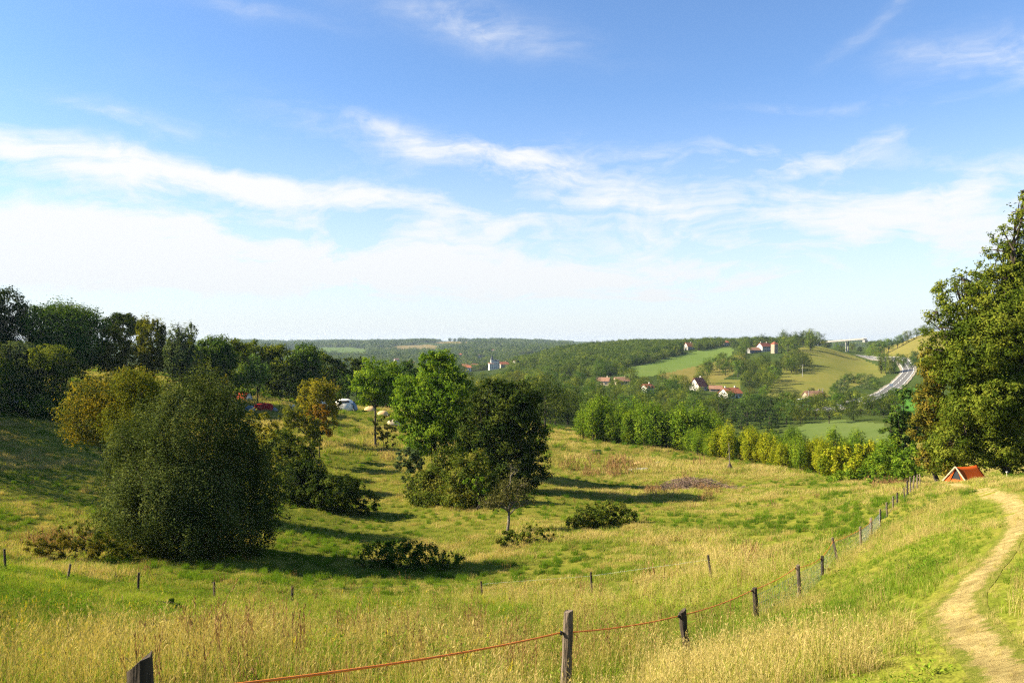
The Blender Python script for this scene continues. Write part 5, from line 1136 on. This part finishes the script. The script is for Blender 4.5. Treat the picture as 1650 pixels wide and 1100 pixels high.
town = [(748, 597, 14, 9, 9.5, 3, 25, CW_, RO_, 'orange walled three storey house at the left end of the town', 3), (752, 601, 12, 8, 7, 3, 10, WW_, RO_, 'white house below the orange walled three storey house', 2), (741, 598, 10, 8, 6, 3, 20, WW_, RO_, 'small pale house at the far left end of the town', 2),
        (766, 594, 15, 9, 7, 3.4, 10, CW_, RR_, 'long dark red roofed house left of the church', 2), (776, 595, 11, 8, 6, 3, -15, WW_, RR_, 'white gabled house between the long red roof and the church', 2), (782, 596, 12, 8, 5, 2.6, 8, WW_, RB_, 'low white house directly left of the church', 2),
        (811, 597, 14, 9, 5, 3.2, 30, CW_, RO_, 'orange roofed house directly right of the church', 2), (771, 576, 8, 7, 6, 3, 20, WW_, RB_, 'bright white house on the slope above the town', 2), (780, 575, 10, 8, 4, 3, 15, WW_, RB_, 'low white house on the slope above the town', 1),
        (742, 573, 9, 7, 4, 3, 0, CW_, RO_, 'small orange house on the slope above the left of the town', 1), (639, 583, 12, 8, 6, 3, 25, WW_, RB_, 'white house on the valley side left of the tall bright tree', 2), (655, 586, 9, 8, 4, 3, 10, WW_, RB_, 'low white house near the foot of the far hills', 1),
        (668, 587, 9, 8, 4, 3, 10, CW_, RB_, 'low cream house just left of the tall bright tree top', 1), (832, 560, 10, 8, 5, 3, 12, CW_, RB_, 'tiny pale house high on the far slope right of the church', 1), (795, 556, 10, 8, 4, 3, 8, CW_, RB_, 'tiny pale house high on the far slope above the church', 1)]
for px, py, w, dep, h, rh, rz, wm, rm, lab, rows in town:
    house('town_house', lab, px, py, 1150, 2600, w, dep, h, rh, rz, wm, rm, 3, rows, GT, 1, 'house', False)
def church():
    p = seen(796, 598, 1100, 2200); root = empty('church', p-Vector((0, 0, .5)), 'large white building with a slender pointed tower in the distant town', 'church', None, math.radians(14)); s = p.y/1283
    w = 17*s; MB().box((0, 0, 4.5*s), (w, 9*s, 11*s)).build('wall', WW_, root)
    MB().box((3*s, 0, 12*s), (9*s, 7*s, 4*s)).build('upper_wall', WW_, root)
    MB().prismx([(-5*s, 10.05*s), (5*s, 10.05*s), (0, 12.0*s)], -w/2-.5, w/2+.5).build('roof', RB_, root)
    MB().prismx([(-4*s, 14.05*s), (4*s, 14.05*s), (0, 16*s)], -1.8*s, 7.8*s).build('roof', RS_, root)
    t = MB().box((-3.5*s, -1*s, 12*s), (4*s, 4*s, 9*s)).build('tower', WW_, root)
    MB().add([(-5.8*s, -3.3*s, 16.5*s), (-1.2*s, -3.3*s, 16.5*s), (-1.2*s, 1.3*s, 16.5*s), (-5.8*s, 1.3*s, 16.5*s), (-3.5*s, -1*s, 24*s)], [(0, 1, 4), (1, 2, 4), (2, 3, 4), (3, 0, 4), (3, 2, 1, 0)]).build('spire', RS_, t)
    for i in range(5):
        for z in (3.5, 7.2): f = MB().box(((-.4+i*.2)*w, -4.52*s, z*s), (1.3*s, .12, 1.9*s)).build('window', FRM, root); MB().box(((-.4+i*.2)*w, -4.52*s-.08, z*s), (1.0*s, .1, 1.6*s)).build('pane', GLS, f)
church()

# ================================================================== bridge, vehicles, walls, poles, sign
CON = pbr('pale_concrete', (.34, .33, .31), (.44, .43, .40), .5, .9)
def bridge():
    d = 1050; a = Vector(((1320-CX)/F*(d+25), d+25, (CY-551.2)/F*(d+25))); b = Vector(((1394-CX)/F*(d-20), d-20, (CY-545.4)/F*(d-20))); root = empty('road_bridge', at(1358, d), 'long pale concrete road bridge on the horizon', 'bridge'); o = Vector(root.location)
    t = (b-a).normalized(); s = Vector((t.y, -t.x, 0)).normalized(); mb = MB()
    def beam(name, h0, h1, w0, w1, par=root):
        vs = []
        for p in (a, b):
            for w_, h_ in ((w0, h0), (w1, h0), (w1, h1), (w0, h1)): q = p+s*w_-o; vs.append((q.x, q.y, q.z+h_))
        return MB().add(vs, [(0, 1, 2, 3), (7, 6, 5, 4), (0, 4, 5, 1), (1, 5, 6, 2), (2, 6, 7, 3), (3, 7, 4, 0)]).build(name, CON, par)
    beam('deck', -1.3, 0, -5, 5); beam('parapet', .02, .8, 4.6, 4.95); beam('parapet', .02, .8, -4.95, -4.6)
    for f in (.62,):
        p = a.lerp(b, f)-o; g = gz1(p.x+o.x, p.y+o.y)-o.z
        m = MB()
        for q in (-3, 3): c = p+s*q; m.box((c.x, c.y, (g-2+p.z-1.65)/2), (1.3, 1.3, p.z-1.65-g+2))
        m.build('pier', CON, root)
    for f in (0, 1):
        p = a.lerp(b, f)-o; g = gz1(p.x+o.x, p.y+o.y)-o.z; MB().box((p.x, p.y, p.z-3.2), (3, 9, 3), math.atan2(t.y, t.x)).build('abutment', CON, root)
bridge()
CARP = pbr('dark_car_paint', (.02, .025, .035), (.03, .035, .05), 1, .3, spec=.6); TYRE = pbr('tyre_rubber', (.012, .012, .012), (.02, .02, .02), 3, .9); RIM = pbr('wheel_rim', (.4, .4, .4), (.5, .5, .5), 3, .4, metal=.6); WPT = pbr('white_vehicle_paint', (.72, .72, .7), (.78, .78, .76), 1, .4)
def vehicle(name, label, cat, p, rz, prof, glass, w, mat, wr=.32, wx=(-1.3, 1.3)):
    root = empty(name, p, label, cat, None, rz); body = MB().prism(prof, -w/2, w/2).build('body', mat, root); m = body.modifiers.new('b', 'BEVEL'); m.width = .08; m.segments = 2
    MB().prism(glass, -w/2-.012, w/2+.012).build('windows', GLS, root)
    for x in wx:
        for s in (-1, 1):
            t = MB().tube([(x, s*(w/2-.2), wr), (x, s*(w/2+.02), wr)], wr, 14).build('wheel', TYRE, root); MB().tube([(x, s*(w/2+.0), wr), (x, s*(w/2+.035), wr)], wr*.55, 10).build('rim', RIM, t)
carp = [(-2.1, .3), (2.1, .3), (2.15, .75), (1.3, .92), (.7, 1.42), (-1.2, 1.45), (-1.9, .95), (-2.15, .8)]; carg = [(-1.55, .98), (1.1, .96), (.62, 1.36), (-1.1, 1.38)]
def on_road(k, off):
    c = RC[k]; t = (RC[k+1]-RC[k-1]).normalized(); s = Vector((t.y, -t.x, 0)); q = c+s*off; return Vector((q.x, q.y, gz1(q.x, q.y)+.53)), math.atan2(t.y, t.x)
p, a = on_road(46, 2.2); vehicle('parked_car' if False else 'car', 'dark car driving on the curve of the distant road', 'car', p, a, carp, carg, 1.75, CARP)
vanp = [(-2.4, .35), (2.4, .35), (2.45, 1.1), (1.8, 1.3), (1.3, 2.2), (-2.4, 2.25)]; vang = [(.6, 1.35), (1.62, 1.35), (1.25, 2.0), (.6, 2.0)]
vehicle('van', 'white van parked left of the brown roofed farmhouse', 'van', seen(1298, 648, 380, 600)+Vector((0, 0, .02)), .15, vanp, vang, 1.9, WPT)
cvp = [(-2.2, .45), (2.2, .45), (2.4, 1.2), (2.0, 2.4), (-2.0, 2.4), (-2.4, 1.2)]; cvg = [(-1.3, 1.4), (1.3, 1.4), (1.3, 2.0), (-1.3, 2.0)]
vehicle('caravan', 'white caravan parked beside the white van', 'caravan', seen(1290, 649, 380, 600)+Vector((0, 0, .02)), .4, cvp, cvg, 2.0, WPT, .32, (0,))
vehicle('car', 'pale parked vehicle under the trees at the left edge of the campsite', 'car', at(6, 131, .02), .3, vanp, vang, 1.9, WPT)
vehicle('caravan', 'white caravan just visible between the shrubs above the willow bush', 'caravan', at(268, 146, .02), .2, cvp, cvg, 2.0, WPT, .32, (0,))
def wall_piece(label, px, py, ln, rz, h=1.3):
    p = seen(px, py, 380, 600); root = empty('garden_wall', p, label, 'wall', None, rz); MB().box((0, 0, h/2-.3), (ln, .35, h+.6)).build('wall', WW_, root); MB().box((0, 0, h+.06), (ln+.1, .5, .10)).build('coping', CON, root)
    for s in (-1, 1): MB().box((s*(ln/2+.25), 0, h/2-.15), (.5, .55, h+.9)).build('pillar', WW_, root)
wall_piece('short white garden wall at the edge of the lawn', 1276, 653, 5.5, .05); wall_piece('long white garden wall below the caravan', 1292, 656, 8.5, -.12)
def upole(label, px, py, d0, d1, h):
    p = seen(px, py, d0, d1); root = empty('utility_pole', p-Vector((0, 0, .3)), label, 'pole'); MB().tube([(0, 0, 0), (0, 0, h)], [.2, .14], 7).build('post', CON, root); MB().box((0, 0, h-.5), (1.8, .12, .14)).build('crossarm', DARKW, root)
    for x in (-.75, 0, .75): MB().tube([(x, 0, h-.42), (x, 0, h-.22)], .06, 6).build('insulator', FRM, root)
upole('utility pole right of the brown roofed farmhouse', 1325, 645, 380, 600, 7.5); upole('utility pole left of the brown roofed farmhouse', 1303, 648, 380, 600, 7); upole('lone thin utility pole on the hillside pasture', 1293, 607, 480, 800, 10)
def sign():
    p = seen(1436, 626, 450, 640); root = empty('road_sign', p, 'white road sign board beside the bend of the road', 'sign'); MB().box((0, 0, 2.6), (2.8, .12, 1.7)).build('panel', WPT, root)
    for x in (-.9, .9): MB().tube([(x, .12, -.2), (x, .12, 3.2)], .07, 6).build('post', RIM, root)
sign()
# ================================================================== trees beyond the left edge, whose shade falls into the picture
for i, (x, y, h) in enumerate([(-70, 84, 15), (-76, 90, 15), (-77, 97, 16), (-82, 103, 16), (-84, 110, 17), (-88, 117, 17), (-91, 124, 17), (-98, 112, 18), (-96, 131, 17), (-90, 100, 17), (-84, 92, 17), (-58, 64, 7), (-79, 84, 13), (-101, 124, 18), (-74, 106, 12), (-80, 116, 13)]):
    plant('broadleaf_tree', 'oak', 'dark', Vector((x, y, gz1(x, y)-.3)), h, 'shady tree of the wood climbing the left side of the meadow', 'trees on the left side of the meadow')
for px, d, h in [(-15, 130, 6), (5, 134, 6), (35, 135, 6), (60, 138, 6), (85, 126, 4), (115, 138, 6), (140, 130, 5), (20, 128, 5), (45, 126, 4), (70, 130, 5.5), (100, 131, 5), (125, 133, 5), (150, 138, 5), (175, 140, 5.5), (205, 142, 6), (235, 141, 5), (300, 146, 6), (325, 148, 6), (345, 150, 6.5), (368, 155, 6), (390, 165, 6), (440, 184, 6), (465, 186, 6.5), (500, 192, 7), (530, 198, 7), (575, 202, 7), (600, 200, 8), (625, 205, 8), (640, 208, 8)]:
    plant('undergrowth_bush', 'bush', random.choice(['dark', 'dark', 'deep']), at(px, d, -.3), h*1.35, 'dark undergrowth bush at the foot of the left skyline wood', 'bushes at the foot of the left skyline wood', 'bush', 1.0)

# ================================================================== haze: one closed box of even air round the scene
def haze():
    m, nt, L = nodes('haze_air'); v = new(nt, 'ShaderNodeVolumePrincipled'); v.inputs['Color'].default_value = (.62, .78, 1, 1); v.inputs['Density'].default_value = HAZE; v.inputs['Anisotropy'].default_value = .2
    o = new(nt, 'ShaderNodeOutputMaterial'); L.new(v.outputs[0], o.inputs['Volume']); m.cycles.homogeneous_volume = True
    vis = GZ[(GY > 0) & (np.abs(GX) < .8*np.maximum(GY, 1))]; z0, z1 = GZ.min()-1, max(GZ.max(), vis.max()+30)+2; o_ = MB().box((0, 3550, (z0+z1)/2), (11600, 7400, z1-z0)).build('haze', m); tag(o_, kind='stuff'); print('haze', z0, z1, GX.min(), GX.max())
HAZE = .00005
haze()
